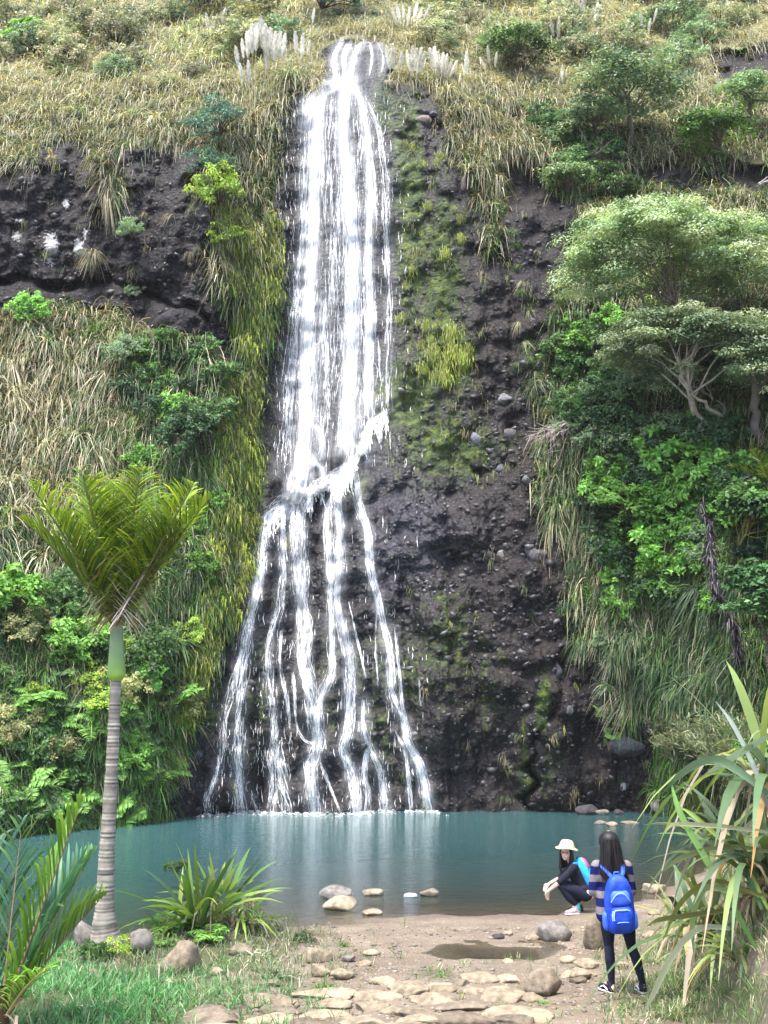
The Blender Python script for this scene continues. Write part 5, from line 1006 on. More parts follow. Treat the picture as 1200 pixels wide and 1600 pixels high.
# ---------------------------------------------------------------- foreground grass
r = np.random.default_rng(15); g = Geo()
def lawn(N, dens, cols, dry, Lr, W, seed):
    r = np.random.default_rng(seed); X = r.uniform(-6.5, 7, N*4); Y = r.uniform(8.2, 16.5, N*4); Z = ground(X, Y); x, y = project(np.stack([X, Y, Z], -1)); d = dens(x, y)*np.clip(.75+1.2*fbm(np.stack([X, Y, 0*X], -1)*1.3, 3, seed), 0, 1)
    ok = (Z > .0) & (r.random(N*4) < d); X, Y, Z = X[ok][:N], Y[ok][:N], Z[ok][:N]; nb = 6; n = len(X)*nb; P = np.repeat(np.stack([X, Y, Z], -1), nb, 0)+r.normal(size=(n, 3))*[.025, .025, 0]
    C = npal(n, cols, r, .2); k = r.random(n) < dry; C[k] = npal(k.sum(), TAN+STR, r, .15)
    g.blades(P, np.stack([r.normal(size=n)*.45, r.normal(size=n)*.45, np.ones(n)], -1), r.uniform(*Lr, n), W*r.uniform(.7, 1.3, n), r.uniform(.1, .7, n), C*.6, C, 3, r)
def blob(*L): return lambda x, y: np.clip(sum(a*np.exp(-(((x-cx)/rx)**2+((y-cy)/ry)**2)) for cx, cy, rx, ry, a in L), 0, 1)
lawn(9000, blob((90, 1575, 230, 48, 1.3), (40, 1520, 100, 40, 1)), [(.09, .28, .09), (.13, .34, .10), (.07, .22, .08), (.16, .32, .14)], .06, (.08, .26), .011, 16)
lawn(3000, blob((400, 1500, 120, 36, .8), (210, 1500, 90, 26, .9), (300, 1570, 60, 30, .5), (430, 1465, 60, 24, .9)), [(.10, .20, .06), (.13, .22, .09), (.16, .24, .12)], .3, (.08, .3), .008, 17)
lawn(9500, blob((1110, 1560, 120, 60, 1.3), (1170, 1480, 90, 110, 1.3)), [(.10, .22, .06), (.14, .27, .08), (.18, .26, .12)], .22, (.06, .2), .009, 18)
lawn(1300, blob((690, 1518, 36, 9, .9), (800, 1500, 60, 6, .45), (640, 1524, 200, 10, .25), (985, 1462, 70, 9, .7), (940, 1480, 40, 14, .4), (760, 1560, 200, 30, .06), (600, 1575, 250, 30, .06)), [(.10, .22, .04), (.14, .26, .06)], .15, (.05, .14), .008, 19)
tag(link('grass', g.mesh('grass'), None, M_LEAF), 'short green grass along both sides of the silt in the foreground', None, None, 'stuff')
def tuft(kind, px, py, hpx, label, sc=1.0, wx=1.0, cat=None, name=None, off=(0, 0, 0), rz=None, mesh=None, grp=None):
    P = gpt(px, py); s = hpx*m_per_px(P)*sc; o = link(name or NAME[kind][0], mesh or pr_i.choice(PR[kind])); o.location = P+np.array(off)-[0, 0, .02]; o.scale = (s*wx, s*wx, s); o.rotation_euler = (0, 0, pr_i.uniform(0, 6.28) if rz is None else rz); tag(o, label, cat or NAME[kind][1], grp); return o
tuft('bright', 537, 1478, 30, 'small grass tuft alone on the bare silt'); tuft('bright', 506, 1550, 90, 'tall bright green weed tuft among the stones at the left of the path', .9, .6); tuft('pale', 430, 1530, 80, 'pale arching grass tuft right of the big tan boulder', .9)
tuft('pale', 590, 1535, 40, 'thin whitish dry tuft at the top of the path stones'); tuft('bright', 690, 1526, 26, 'low bright green tuft beside the pale path stone'); tuft('bright', 848, 1568, 30, 'green tuft beneath the rounded brown boulder'); tuft('green', 470, 1470, 60, 'green arching tuft at the left end of the silt'); tuft('pale', 395, 1500, 70, 'pale green tuft under the drooping flax'); tuft('bright', 926, 1476, 30, 'small green tuft at the puddle beside the upright boulder')
tuft('green', 215, 1505, 60, 'green tuft right of the palm foot'); tuft('dry', 330, 1590, 34, 'dry straw tuft beside the lowest path stones at left', .8); tuft('tan', 445, 1440, 60, 'tan drooping tuft at the pool edge right of the flax', .9)
tuft('slime', 182, 1492, 22, 'yellow leaved small bush growing at the palm foot', 1.4); tuft('sgreen', 150, 1500, 24, 'low green weeds at the left of the palm foot', 1.3)
# middle flax clump with ferns
FX = [(.10, .20, .05), (.17, .27, .05), (.26, .34, .06), (.07, .15, .05)]
FM = [p_flaxfan(71, FX, TAN, 60, 1.0, .05, .95, .14, (.05, .7)), p_flaxfan(72, FX, TAN, 56, 1.0, .04, 1.1, .35, (.4, 1.2)), p_flaxfan(73, FX, [(.45, .36, .26), (.3, .22, .15), (.5, .42, .33)], 40, 1.0, .05, 1.1, .85, (1.0, 1.7))]
RF = [(.13, .21, .09), (.20, .27, .09), (.28, .33, .12), (.16, .23, .14), (.09, .16, .07)]
FR = [p_flaxfan(74+i, RF, [(.45, .38, .3), (.5, .3, .12), (.35, .28, .2)], 48, 1.0, .05, 1.0, .10, (.3, 1.1)) for i in range(4)]
for me in FM+FR: me.materials.append(M_LEAF)
tuft('flax', 310, 1448, 140, 'upright green flax clump at the near edge of the pool', mesh=FM[0], rz=.4, sc=1.25); tuft('flax', 372, 1448, 95, 'drooping flax clump with long arching blades right of the upright one', mesh=FM[1], rz=1.4, sc=1.3)
tuft('flax', 408, 1452, 90, 'small flax clump at the right end of the flax group', mesh=FM[1], rz=4.1, sc=1.1); tuft('flax', 262, 1462, 80, 'thin flax fan between the ferns left of the upright clump', mesh=FM[1], rz=5.0, sc=1.1)
tuft('flax', 330, 1440, 70, 'skirt of dead brown flax blades hanging beneath the upright clump', mesh=FM[2], rz=2, off=(0, -.25, .25)); tuft('flax', 395, 1436, 66, 'skirt of dead brown blades under the drooping flax clump', mesh=FM[2], rz=3, off=(0, -.2, .2)); tuft('flax', 345, 1425, 110, 'smaller green flax fan behind the upright clump', mesh=FM[0], rz=2.2, sc=1.25)
for x, y, h, lb in [(268, 1455, 74, 'bright fern arching over the water left of the flax'), (335, 1470, 62, 'green fern in front of the flax clump'), (245, 1478, 50, 'fern at the water edge between palm and flax'), (290, 1440, 70, 'fern tucked behind the bright fern left of the flax')]: tuft('fern', x, y, h, lb, 1.0)
tuft('sgreen', 268, 1440, 20, 'leafy sprig standing above the flax at the pool edge', 1.0, off=(0, .3, .75))
# right bank flax
for i, (x, y, h, lb, off, k) in enumerate([
 (1120, 1510, 210, 'large flax clump leaning over the path at the right bank', (0, 0, .25), 0), (1190, 1470, 260, 'tallest flax clump at the right picture edge', (.1, .2, .5), 1), (1165, 1440, 210, 'flax clump behind the tallest one on the right bank', (0, .5, .6), 2), (1085, 1470, 150, 'flax clump hanging low toward the standing woman', (0, .2, .1), 3),
 (1225, 1400, 330, 'high flax clump with blades crossing the feathery shrub', (.1, .3, .9), 0), (1150, 1540, 150, 'small flax clump low on the right bank', (.1, .1, .2), 2)]):
    tuft('flax', x, y, h, lb, mesh=FR[k], rz=i*1.3, off=off)
tuft('flax', 1150, 1500, 130, 'skirt of dead grey flax blades over the bare soil of the bank', mesh=FM[2], rz=1, off=(.2, 0, .55)); tuft('flax', 1095, 1490, 110, 'dry blades hanging from the low flax clump', mesh=FM[2], rz=2.4, off=(.1, 0, .35))
# single long leaves seen crossing the view on the right
r = np.random.default_rng(8)
BX = gpt(1150, 1500); t = empty('flax_plant', BX); tag(t, 'flax clump whose long single blades reach left toward the path', 'flax')
for pts, w, c in [([(1180, 1480, 1.4), (1120, 1370, 1.2), (1060, 1270, 1.1), (1046, 1212, 1.0)], .07, (.13, .26, .07)), ([(1200, 1420, 1.3), (1160, 1340, 1.2), (1080, 1270, 1.1), (1060, 1260, 1.1)], .05, (.22, .32, .08)), ([(1200, 1330, 1.6), (1130, 1320, 1.5), (1060, 1340, 1.4), (1028, 1368, 1.3)], .06, (.22, .28, .12)),
 ([(1190, 1400, 1.1), (1110, 1370, 1.0), (1060, 1410, .8), (1036, 1470, .7)], .06, (.30, .34, .10)), ([(1160, 1400, 1.0), (1100, 1380, .9), (1080, 1430, .7), (1085, 1500, .6)], .07, (.24, .34, .16)), ([(1150, 1420, .8), (1080, 1430, .7), (1030, 1436, .6), (1012, 1446, .6)], .06, (.14, .17, .05)), ([(1140, 1450, .6), (1090, 1445, .5), (1050, 1490, .4), (1018, 1560, .2), (1002, 1590, .15)], .07, (.42, .48, .36)),
 ([(1200, 1240, 2.2), (1150, 1200, 2.1), (1110, 1180, 2.0), (1060, 1210, 1.9), (1035, 1240, 1.8)], .09, (.18, .30, .18)), ([(1210, 1290, 2.0), (1180, 1200, 1.9), (1145, 1130, 1.8), (1118, 1095, 1.8)], .05, (.38, .45, .40)), ([(1200, 1150, 2.4), (1150, 1180, 2.2), (1095, 1215, 2.0)], .08, (.30, .40, .30)), ([(1190, 1420, 1.1), (1140, 1300, 1.3), (1150, 1180, 1.6)], .06, (.12, .25, .12)), ([(1200, 1300, 1.6), (1120, 1290, 1.5), (1050, 1286, 1.4), (1040, 1300, 1.4)], .05, (.45, .48, .30)), ([(1200, 1400, 1.2), (1140, 1390, 1.1), (1085, 1330, 1.1), (1045, 1330, 1.0)], .05, (.35, .36, .10))]:
    p = np.array([CAM+ray(np.float64(x), np.float64(y))*(9.6+.5*(k/len(pts))) for k, (x, y, _) in enumerate(pts)])-BX; s = np.linspace(0, len(p)-1, 14); q = np.stack([np.interp(s, np.arange(len(p)), p[:, a]) for a in range(3)], 1)
    for _ in range(2): q[1:-1] = (q[:-2]+q[1:-1]*2+q[2:])/4
    tg = np.gradient(q, axis=0); sd_ = np.cross(tg, [0, 1., .25]); sd_ /= np.linalg.norm(sd_, axis=1)[:, None]; pr = w*.42*np.interp(np.linspace(0, 1, 14), [0, .3, .7, 1], [.6, 1, .9, .05]); g = Geo()
    V = np.stack([q-sd_*pr[:, None], q-np.array([0, pr.max()*.4, 0])*0+np.array([0, .012, -.012]), q+sd_*pr[:, None]], 1).reshape(-1, 3); i = np.arange(13)*3; Q = np.concatenate([np.stack([i, i+1, i+4, i+3], 1), np.stack([i+1, i+2, i+5, i+4], 1)])
    cc = np.repeat(np.array(c)*np.interp(np.linspace(0, 1, 14), [0, 1], [.7, 1.1])[:, None], 3, axis=0); g.add(V, Q, cc); link('leaf', g.mesh('leaf', True), t, M_LEAF)
tuft('sbright', 1190, 1345, 60, 'leafy sprig with yellow leaves among the flax at right', .8, off=(0, 0, .9)); tuft('scrub', 1185, 1330, 120, 'feathery dark shrub at the right edge behind the flax', 1.2, off=(.4, 1.2, .6))
tuft('sbright', 1195, 1140, 30, 'yellow green leafy sprig at the right picture edge over the stone', 1, off=(.6, 0, 2.6)) if False else None
# ---------------------------------------------------------------- nikau palms
def palm_fronds(t, org, specs, n, lf, w, cols, r, upd=.35, sw=.9):
    for (az, el, L, dr, cset) in specs:
        g = Geo(); frond(g, r, org, az, L, el, dr, n, lf, cset or cols, (.13, .15, .04), 1.0, w, sw, 1.35, upd); o = link('frond', g.mesh('frond'), t, M_LEAF)  # leaflet tips brightened, the lit crown put into their colour
PB = gpt(180, 1482); palm = empty('nikau_palm', PB); tag(palm, 'tall palm with ringed grey trunk and upright yellow green crown in the left foreground', 'palm')
mp = m_per_px(PB); hz = lambda y: (CAM+ray(np.float64(180), np.float64(y))*PB[1])[2]-PB[2]
xw = lambda x, y: (CAM+ray(np.float64(x), np.float64(y))*PB[1])[0]-PB[0]
ys_ = np.linspace(1492, 1062, 150); zz = np.array([hz(y) for y in ys_]); zz[0] = -.1; zz = zz+.004*RNG.normal(size=150); xx = np.interp(ys_, [1062, 1200, 1350, 1440, 1492], [xw(181, 1062), xw(175, 1200), xw(166, 1350), xw(163, 1440), xw(166, 1492)])
rad = np.interp(ys_, [1062, 1200, 1350, 1420, 1455, 1492], [8.5, 10, 12.5, 15, 21, 33])*mp; ring = 1+.035*np.sin(np.arange(150)*np.pi*.9)+.02*RNG.normal(size=150)
g = Geo(); tc = np.array([.22, .20, .17])*(1+.45*np.sin(np.arange(150)*np.pi*.9)+.25*RNG.normal(size=150))[:, None].clip(.25, 1.8); g.tube(np.stack([xx, 0*xx, zz], 1), rad*ring, tc, 20, .05); link('trunk', g.mesh('trunk', True), palm, M_BARK)
ys_ = np.linspace(1064, 975, 24); zz = np.array([hz(y) for y in ys_]); rad = np.interp(ys_, [975, 1000, 1030, 1045, 1058, 1064], [10, 10.5, 13, 14.5, 14, 8])*mp; g = Geo(); xx = np.array([xw(182, y) for y in ys_])
cc = np.stack([np.interp(ys_, [975, 1020, 1060], v) for v in ([.16, .15, .20], [.19, .24, .34], [.12, .10, .05])], 1); g.tube(np.stack([xx, 0*xx, zz], 1), rad, cc, 18); link('crownshaft', g.mesh('crownshaft', True), palm, mat_vcol('crownshaft', .5, .35, 5, .15, .05))
r = np.random.default_rng(50); org = np.array([xw(183, 980), 0, hz(985)])
NK = [(.15, .26, .03), (.21, .33, .03), (.30, .38, .04), (.09, .17, .03)]; NB = [(.28, .26, .2), (.5, .45, .42), (.16, .11, .07)]
sp_ = [(math.pi, R(57), 2.3, .10, None), (math.pi*1.12, R(63), 2.2, .12, None), (0.02, R(60), 2.15, .10, None), (-.3, R(62), 2.2, .15, None), (math.pi*.9, R(70), 2.25, .1, None), (.35, R(70), 2.3, .1, None), (math.pi*1.35, R(74), 2.2, .15, None), (-.9, R(74), 2.2, .15, None), (math.pi/2, R(72), 2.3, .2, None), (math.pi*.75, R(80), 2.3, .1, None), (math.pi*1.5, R(82), 2.2, .1, None), (.9, R(60), 2.2, .3, None), (math.pi*.62, R(56), 2.2, .3, None), (math.pi*1.2, R(80), 2.15, .1, None), (-.1, R(82), 2.2, .1, None)]
sp_ = [(a_+r.normal()*.12, e_+r.normal()*.05, L_0*r.uniform(.85, 1.06), r.uniform(.12, .4), c_) for a_, e_, L_0, _, c_ in sp_]
sp_ += [(a_, R(e_), 2.3, .2, None) for a_, e_ in ((math.pi*1.22, 58), (math.pi*1.4, 66), (-.5, 60), (-1.1, 68))]
palm_fronds(palm, org, sp_, 60, .40, .012, NK, r, .6, .5)
g = Geo()
for az, el in [(math.pi*1.3, 1.2), (-.8, 1.25), (math.pi*1.5, 1.1), (-.2, 1.1)]: frond(g, r, org+[0, -.05, 0], az, 1.1, el, .1, 16, .45, NB, (.2, .15, .1), 1.0, .03, .2, 1.2, -.7)
link('dead_frond', g.mesh('dead_frond'), palm, M_LEAF)
NB_ = gpt(35, 1598); NB_ = NB_-np.array([0, .6, 0]); yp = empty('nikau_palm', NB_); yp.scale = (.95, 1.0, 1.25); tag(yp, 'young palm with broad blue green leaflets cut by the lower left corner', 'palm')
YC = [(.06, .17, .10), (.09, .21, .12), (.10, .22, .06), (.05, .14, .07)]; YG = [(.12, .26, .04), (.17, .32, .05)]; r = np.random.default_rng(52)
for az, el, L, dr, cset, ud in [(math.pi*1.02, R(52), 1.8, .25, YC, 1.3), (math.pi*.8, R(66), 1.8, .2, YC, 1.2), (math.pi*1.1, R(66), 1.7, .2, YC, 1.3), (.05, R(68), 1.65, .1, YG, .9), (.3, R(50), 1.3, .3, YG, .9), (.5, R(60), 1.5, .3, YC, .9), (math.pi*1.3, R(48), 1.1, .6, YC, .3), (-.5, R(50), .9, .6, YG, .3), (math.pi*.5, R(78), 1.4, .1, YC, .9)]:
    g = Geo(); frond(g, r, (0, 0, .1), az, L, el, dr, 30, .48, cset, (.3, .22, .14), 1.0, .02, .7, 1.25, ud); link('frond', g.mesh('frond'), yp, M_LEAF)
g = Geo(); g.tube([(0, 0, -.1), (0, 0, .15), (.02, 0, .35)], [.09, .07, .04], (.08, .05, .035), 9, .3); link('stem', g.mesh('stem'), yp, M_BARK)
g = Geo(); P0 = r.normal(size=(16, 3))*.06+[0, 0, .2]; g.blades(P0, r.normal(size=(16, 3))+[.3, 0, .4], r.uniform(.3, .7, 16), .03, 1.6, (.35, .27, .2), (.5, .42, .34), 5, r); link('dead_leaf', g.mesh('dead_leaf'), yp, M_LEAF)
# small nikau in the right thicket
SB = surf(np.array([1195.]), np.array([770.]))[0]-np.array([0, .6, 0]); sn = empty('nikau_palm', SB); tag(sn, 'small dark palm crown half hidden at the right edge under the leaning trunks', 'palm')
palm_fronds(sn, np.array([0, 0, 0.]), [(a, R(e), 1.5, .4, None) for a, e in [(math.pi, 40), (math.pi*1.2, 60), (2.6, 70), (0, 60), (1.2, 70), (-1, 50), (4.2, 30)]], 22, .35, .03, [(.05, .12, .03), (.14, .2, .03)], r)
# ---------------------------------------------------------------- people
def cone(p0, r0, p1, r1, n=18):
    p0, p1 = np.array(p0, float), np.array(p1, float); d = p1-p0; L = np.linalg.norm(d); d = d/L if L > 1e-6 else np.array([0, 0, 1.])
    a = np.cross(d, [.31, .7, .2]); a /= np.linalg.norm(a); b = np.cross(d, a); rows = []
    for t in np.linspace(-math.pi/2+.02, 0, 6): rows.append((p0+d*r0*math.sin(t), r0*math.cos(t)))
    for t in np.linspace(0, math.pi/2-.02, 6): rows.append((p1+d*r1*math.sin(t), r1*math.cos(t)))
    th = np.arange(n)*2*math.pi/n; V = np.concatenate([c+rr*(np.cos(th)[:, None]*a+np.sin(th)[:, None]*b) for c, rr in rows])
    Q = [(i*n+j, i*n+(j+1) % n, (i+1)*n+(j+1) % n, (i+1)*n+j) for i in range(len(rows)-1) for j in range(n)]
    return V, Q+[(k*n, k*n+n//4*1, k*n+n//2, k*n+3*n//4) for k in ()]
def ell(c, s, rz=0.0, rx=0.0):
    V, F = IC3; M = np.array(Euler((rx, 0, rz)).to_matrix()); return (V*np.array(s))@M.T+np.array(c), [tuple(f) for f in F]
def blobmesh(name, prims, vox, smooth=3, mat=None, parent=None, cut=None):
    bm = bmesh.new()
    for V, F in prims:
        vs = [bm.verts.new(v) for v in V]
        for f in F:
            try: bm.faces.new([vs[i] for i in f])
            except ValueError: pass
    bmesh.ops.holes_fill(bm, edges=[e for e in bm.edges if e.is_boundary], sides=0)
    me = bpy.data.meshes.new(name); bm.to_mesh(me); bm.free(); tmp = bpy.data.objects.new('tmp', me); COL.objects.link(tmp)
    m = tmp.modifiers.new('r', 'REMESH'); m.mode = 'VOXEL'; m.voxel_size = vox; m.use_smooth_shade = True
    if smooth: s = tmp.modifiers.new('s', 'SMOOTH'); s.factor = .5; s.iterations = smooth
    dg = bpy.context.evaluated_depsgraph_get(); out = bpy.data.meshes.new_from_object(tmp.evaluated_get(dg)); out.name = name
    bpy.data.objects.remove(tmp)
    if mat: out.materials.clear(); out.materials.append(mat)
    return link(name, out, parent)
def limb(*js): return [cone(js[i][0], js[i][1], js[i+1][0], js[i+1][1]) for i in range(len(js)-1)]
def hand(wr, dr, side, palm_n, s=1.0, curl=.5):
    """palm, four unequal bent fingers and a thumb; dr = pointing direction, side = towards the thumb"""
    wr = np.array(wr, float); dr = np.array(dr, float); dr /= np.linalg.norm(dr); sd_ = np.array(side, float); sd_ -= dr*(sd_@dr); sd_ /= np.linalg.norm(sd_); nn = np.array(palm_n, float); nn /= np.linalg.norm(nn); out = []
    for k in (-1, 0, 1): out.append(cone(wr, .019*s, wr+dr*.07*s+sd_*k*.022*s, .013*s))
    for k, l in zip((1.5, .5, -.5, -1.5), (.068, .078, .072, .056)):
        a = wr+dr*.072*s+sd_*k*.019*s; b = a+(dr+nn*curl*.5+sd_*k*.05)*l*.5*s; c = b+(dr*.7+nn*curl)*l*.5*s; out += [cone(a, .0095*s, b, .0085*s), cone(b, .0085*s, c, .007*s)]
    a = wr+dr*.02*s+sd_*.025*s; b = a+(dr*.6+sd_*.7)*.04*s; c = b+(dr+sd_*.2+nn*.3)*.035*s; out += [cone(a, .013*s, b, .0105*s), cone(b, .0105*s, c, .008*s)]
    return out
M_SKIN = mat_plain('skin', (.62, .42, .32), .5, .4, 20, .06)
M_BLACK = mat_plain('black_cloth', (.012, .013, .022), .85, .2, 40, .3, .1); M_NAVY = mat_plain('navy_cloth', (.012, .014, .03), .85, .2, 40, .3, .1)
M_HAIR = mat_plain('black_hair', (.010, .008, .010), .5, .3, 60, .4); M_WHITE = mat_plain('white_rubber', (.78, .77, .74), .6); M_GLASSF = mat_plain('dark_frame', (.03, .03, .03), .3, .5); M_LIP = mat_plain('lips', (.5, .2, .17), .5)
def mat_stripes():
    m, nt, out = newmat('striped_knit'); N = NT(nt); o = N.n('ShaderNodeSeparateXYZ', {0: N.obj()}); nz = N.noise(N.obj(), 9, 3)
    z = N.math('ADD', o.outputs[2], N.math('MULTIPLY', nz, .03)); f = N.math('GREATER_THAN', N.math('FRACT', N.math('MULTIPLY', z, 6.4)), .45)
    c = N.mix(f, (.20, .18, .185), (.012, .016, .10)); kn = N.noise(N.obj(), 160, 2)
    b = N.n('ShaderNodeBsdfPrincipled', {'Base Color': c, 'Roughness': .95, 'Specular IOR Level': .1, 'Normal': N.bump(kn, .4, .01)}); L_(nt, b.outputs[0], out.inputs[0]); return m
def face(par, c, f, s):
    """eyes, brows and lips on a head centred at c looking along f"""
    f = np.array(f)/np.linalg.norm(f); u = np.array([0, 0, 1.]); rt = np.cross(f, u); rt /= np.linalg.norm(rt); c = np.array(c)
    w = [ell(c+f*.083*s+rt*k*.031*s+u*.008*s, (.013*s, .013*s, .008*s)) for k in (-1, 1)]; blobmesh('eyes', w, .003, 0, M_GLASSF, par)
    blobmesh('lips', [cone(c+f*.088*s-rt*.02*s-u*.062*s, .007*s, c+f*.088*s+rt*.02*s-u*.062*s, .007*s)], .003, 1, M_LIP, par)
    return f, rt, u
def headprims(c, f, s=1.0):
    f = np.array(f)/np.linalg.norm(f); u = np.array([0, 0, 1.]); rt = np.cross(f, u); rt /= np.linalg.norm(rt); c = np.array(c); a = math.atan2(f[1], f[0])
    return [ell(c+u*.02*s-f*.01*s, (.098*s, .078*s, .105*s), a), ell(c+f*.028*s-u*.045*s, (.06*s, .056*s, .062*s), a), cone(c+f*.088*s+u*.012*s, .008*s, c+f*.104*s-u*.022*s, .0125*s), cone(c+f*.06*s-u*.09*s, .02*s, c+f*.072*s-u*.088*s, .018*s),
            ell(c-rt*.078*s-u*.01*s, (.018*s, .01*s, .028*s), a), ell(c+rt*.078*s-u*.01*s, (.018*s, .01*s, .028*s), a)]
def shoe(par, heel, toe, mat, matsole, s=1.0, stripe=None):
    heel, toe = np.array(heel, float), np.array(toe, float); d = (toe-heel); L = np.linalg.norm(d); d /= L; u = np.array([0, 0, 1.]); sd_ = np.cross(d, u); a = math.atan2(d[1], d[0])
    o = blobmesh('shoe', [ell(heel+d*L*.25+u*.045*s, (.055*s, .036*s, .05*s), a), ell(heel+d*L*.72+u*.03*s, (.075*s, .042*s, .032*s), a), cone(heel+d*.03+u*.04, .038*s, heel+d*.05+u*.085*s, .036*s), cone(heel+d*L*.25+u*.05, .036*s, heel+d*L*.75+u*.03*s, .03*s)], .006, 2, mat, par)
    blobmesh('sole', [ell(heel+d*L*.25+u*.008, (.062*s, .042*s, .016*s), a), ell(heel+d*L*.72+u*.008, (.082*s, .047*s, .016*s), a), ell(heel+d*L*.5+u*.008, (.08*s, .036*s, .016*s), a)], .006, 1, matsole, o)
    if stripe:
        for k in (-1, 1): blobmesh('side_stripe', [cone(heel+d*L*.2+sd_*k*.037*s+u*.035, .007*s, heel+d*L*.45+sd_*k*.041*s+u*.06*s, .007*s), cone(heel+d*L*.45+sd_*k*.041*s+u*.06*s, .006*s, heel+d*L*.7+sd_*k*.041*s+u*.035*s, .006*s)], .004, 1, stripe, o)
def hairstrands(name, par, c, top, L, n, r, spread, cols=[(.012, .010, .013), (.03, .025, .03)], back=(0, -1)):
    g = Geo(); a = r.uniform(0, 6.28, n); P = np.array(c)+np.stack([np.cos(a)*top*r.uniform(.3, 1, n), np.sin(a)*top*r.uniform(.3, 1, n), r.uniform(-.02, .08, n)], -1); return g
# --- standing woman seen from behind
SW = gpt(968, 1551); A = empty('person', SW); tag(A, 'woman with long black hair standing with her back turned in a striped sweater', 'person')
hipL, hipR, knL, knR, anL, anR = (-.085, .0, .80), (.085, 0, .80), (-.085, .035, .45), (.135, .01, .45), (-.075, .0, .09), (.235, -.02, .09)
hc = (-.055, .02, 1.455); fdir = (-.12, 1, -.12)
legs = lambda q: limb((hipL, .085*q), ((-.09, .02, .62), .074*q), (knL, .050*q), ((-.085, .0, .32), .052*q), (anL, .031*q))+limb((hipR, .085*q), ((.115, .01, .62), .074*q), (knR, .050*q), ((.18, -.02, .32), .052*q), (anR, .031*q))+[ell((0, .0, .82), (.165*q, .115*q, .13*q))]
torso = lambda q: limb(((-.01, 0, .85), .115*q), ((-.02, .0, 1.0), .10*q), ((-.035, .01, 1.17), .118*q))+[ell((-.035, .0, 1.15), (.165*q, .10*q, .13*q)), cone((-.17, .0, 1.24), .045*q, (.10, .0, 1.24), .045*q)]
armL = [((-.185, .0, 1.225), .044), ((-.225, .03, .98), .037), ((-.10, .22, 1.02), .024)]; armR = [((.115, 0, 1.225), .044), ((.165, .03, .98), .037), ((.04, .23, 1.02), .024)]
arms = lambda q, k=3: limb(*[(p, r_*q) for p, r_ in armL[:k]])+limb(*[(p, r_*q) for p, r_ in armR[:k]])
body = legs(.93)+torso(.93)+arms(.95)+limb(((-.04, .0, 1.26), .05), ((-.05, .015, 1.40), .046))+headprims(hc, fdir)+hand(armL[2][0], (.7, .6, .2), (0, 0, 1), (0, -.3, -.4))+hand(armR[2][0], (-.7, .6, .2), (0, 0, 1), (0, -.3, -.4))
body += [cone(anL, .03, (-.12, .13, .035), .025), cone(anR, .03, (.20, .11, .035), .025), ell((-.08, -.02, .045), (.03, .035, .04)), ell((.235, -.03, .045), (.03, .035, .04))]
blobmesh('body', body, .0065, 2, M_SKIN, A); face(A, hc, fdir, 1)
blobmesh('leggings', legs(1.0), .009, 2, M_NAVY, A)
swp = torso(1.12)+limb(*[(p, r_*1.45+.004) for p, r_ in armL])[:1]+limb(*[(p, r_*1.45) for p, r_ in armR])[:1]+limb((armL[1][0], .052), ((-.12, .19, 1.01), .042))+limb((armR[1][0], .052), ((.06, .2, 1.01), .042))
swp += [ell((-.005, .0, .84), (.185, .14, .17)), cone((-.10, 0, .95), .105, (-.115, 0, .76), .10), cone((.06, 0, .95), .105, (.085, 0, .76), .095), cone((-.09, 0, .72), .085, (.07, 0, .72), .085), ell((-.04, 0, 1.275), (.085, .07, .04))]
blobmesh('sweater', swp, .011, 3, mat_stripes(), A)
hp = [ell((-.055, .0, 1.475), (.108, .112, .105)), ell((-.055, -.045, 1.38), (.112, .085, .12)), ell((-.05, -.085, 1.27), (.128, .052, .12)), ell((-.03, -.105, 1.17), (.14, .042, .10)), cone((.05, -.08, 1.25), .045, (.10, -.09, 1.10), .022), cone((-.14, -.08, 1.30), .035, (-.155, -.09, 1.16), .02), cone((-.03, -.11, 1.16), .05, (.02, -.12, 1.07), .02), cone((-.09, -.11, 1.16), .04, (-.10, -.115, 1.08), .02)]
hr = blobmesh('hair', hp, .009, 3, M_HAIR, A)
g = Geo(); r = np.random.default_rng(3); n = 420; a = r.uniform(-1, 1, n); P = np.stack([-.055+.10*a, -.04-.07*np.sqrt(1-a*a*.9), r.uniform(1.32, 1.52, n)], -1)
g.blades(P, np.stack([.18*a+.05*r.normal(size=n), -.25-.1*r.random(n), -1+0*a], -1), r.uniform(.15, .36, n), .006, .1, (.010, .009, .012), (.03, .026, .032), 4, r); link('hair_strands', g.mesh('hair_strands'), A, M_HAIR)
M_VCS = mat_vcol('shoe_canvas', .8)
shoe(A, (-.075, -.045, .0), (-.165, .17, .0), M_NAVY, M_WHITE, 1.0, M_WHITE); shoe(A, (.235, -.06, .0), (.215, .17, .0), M_NAVY, M_WHITE, 1.0, M_WHITE)
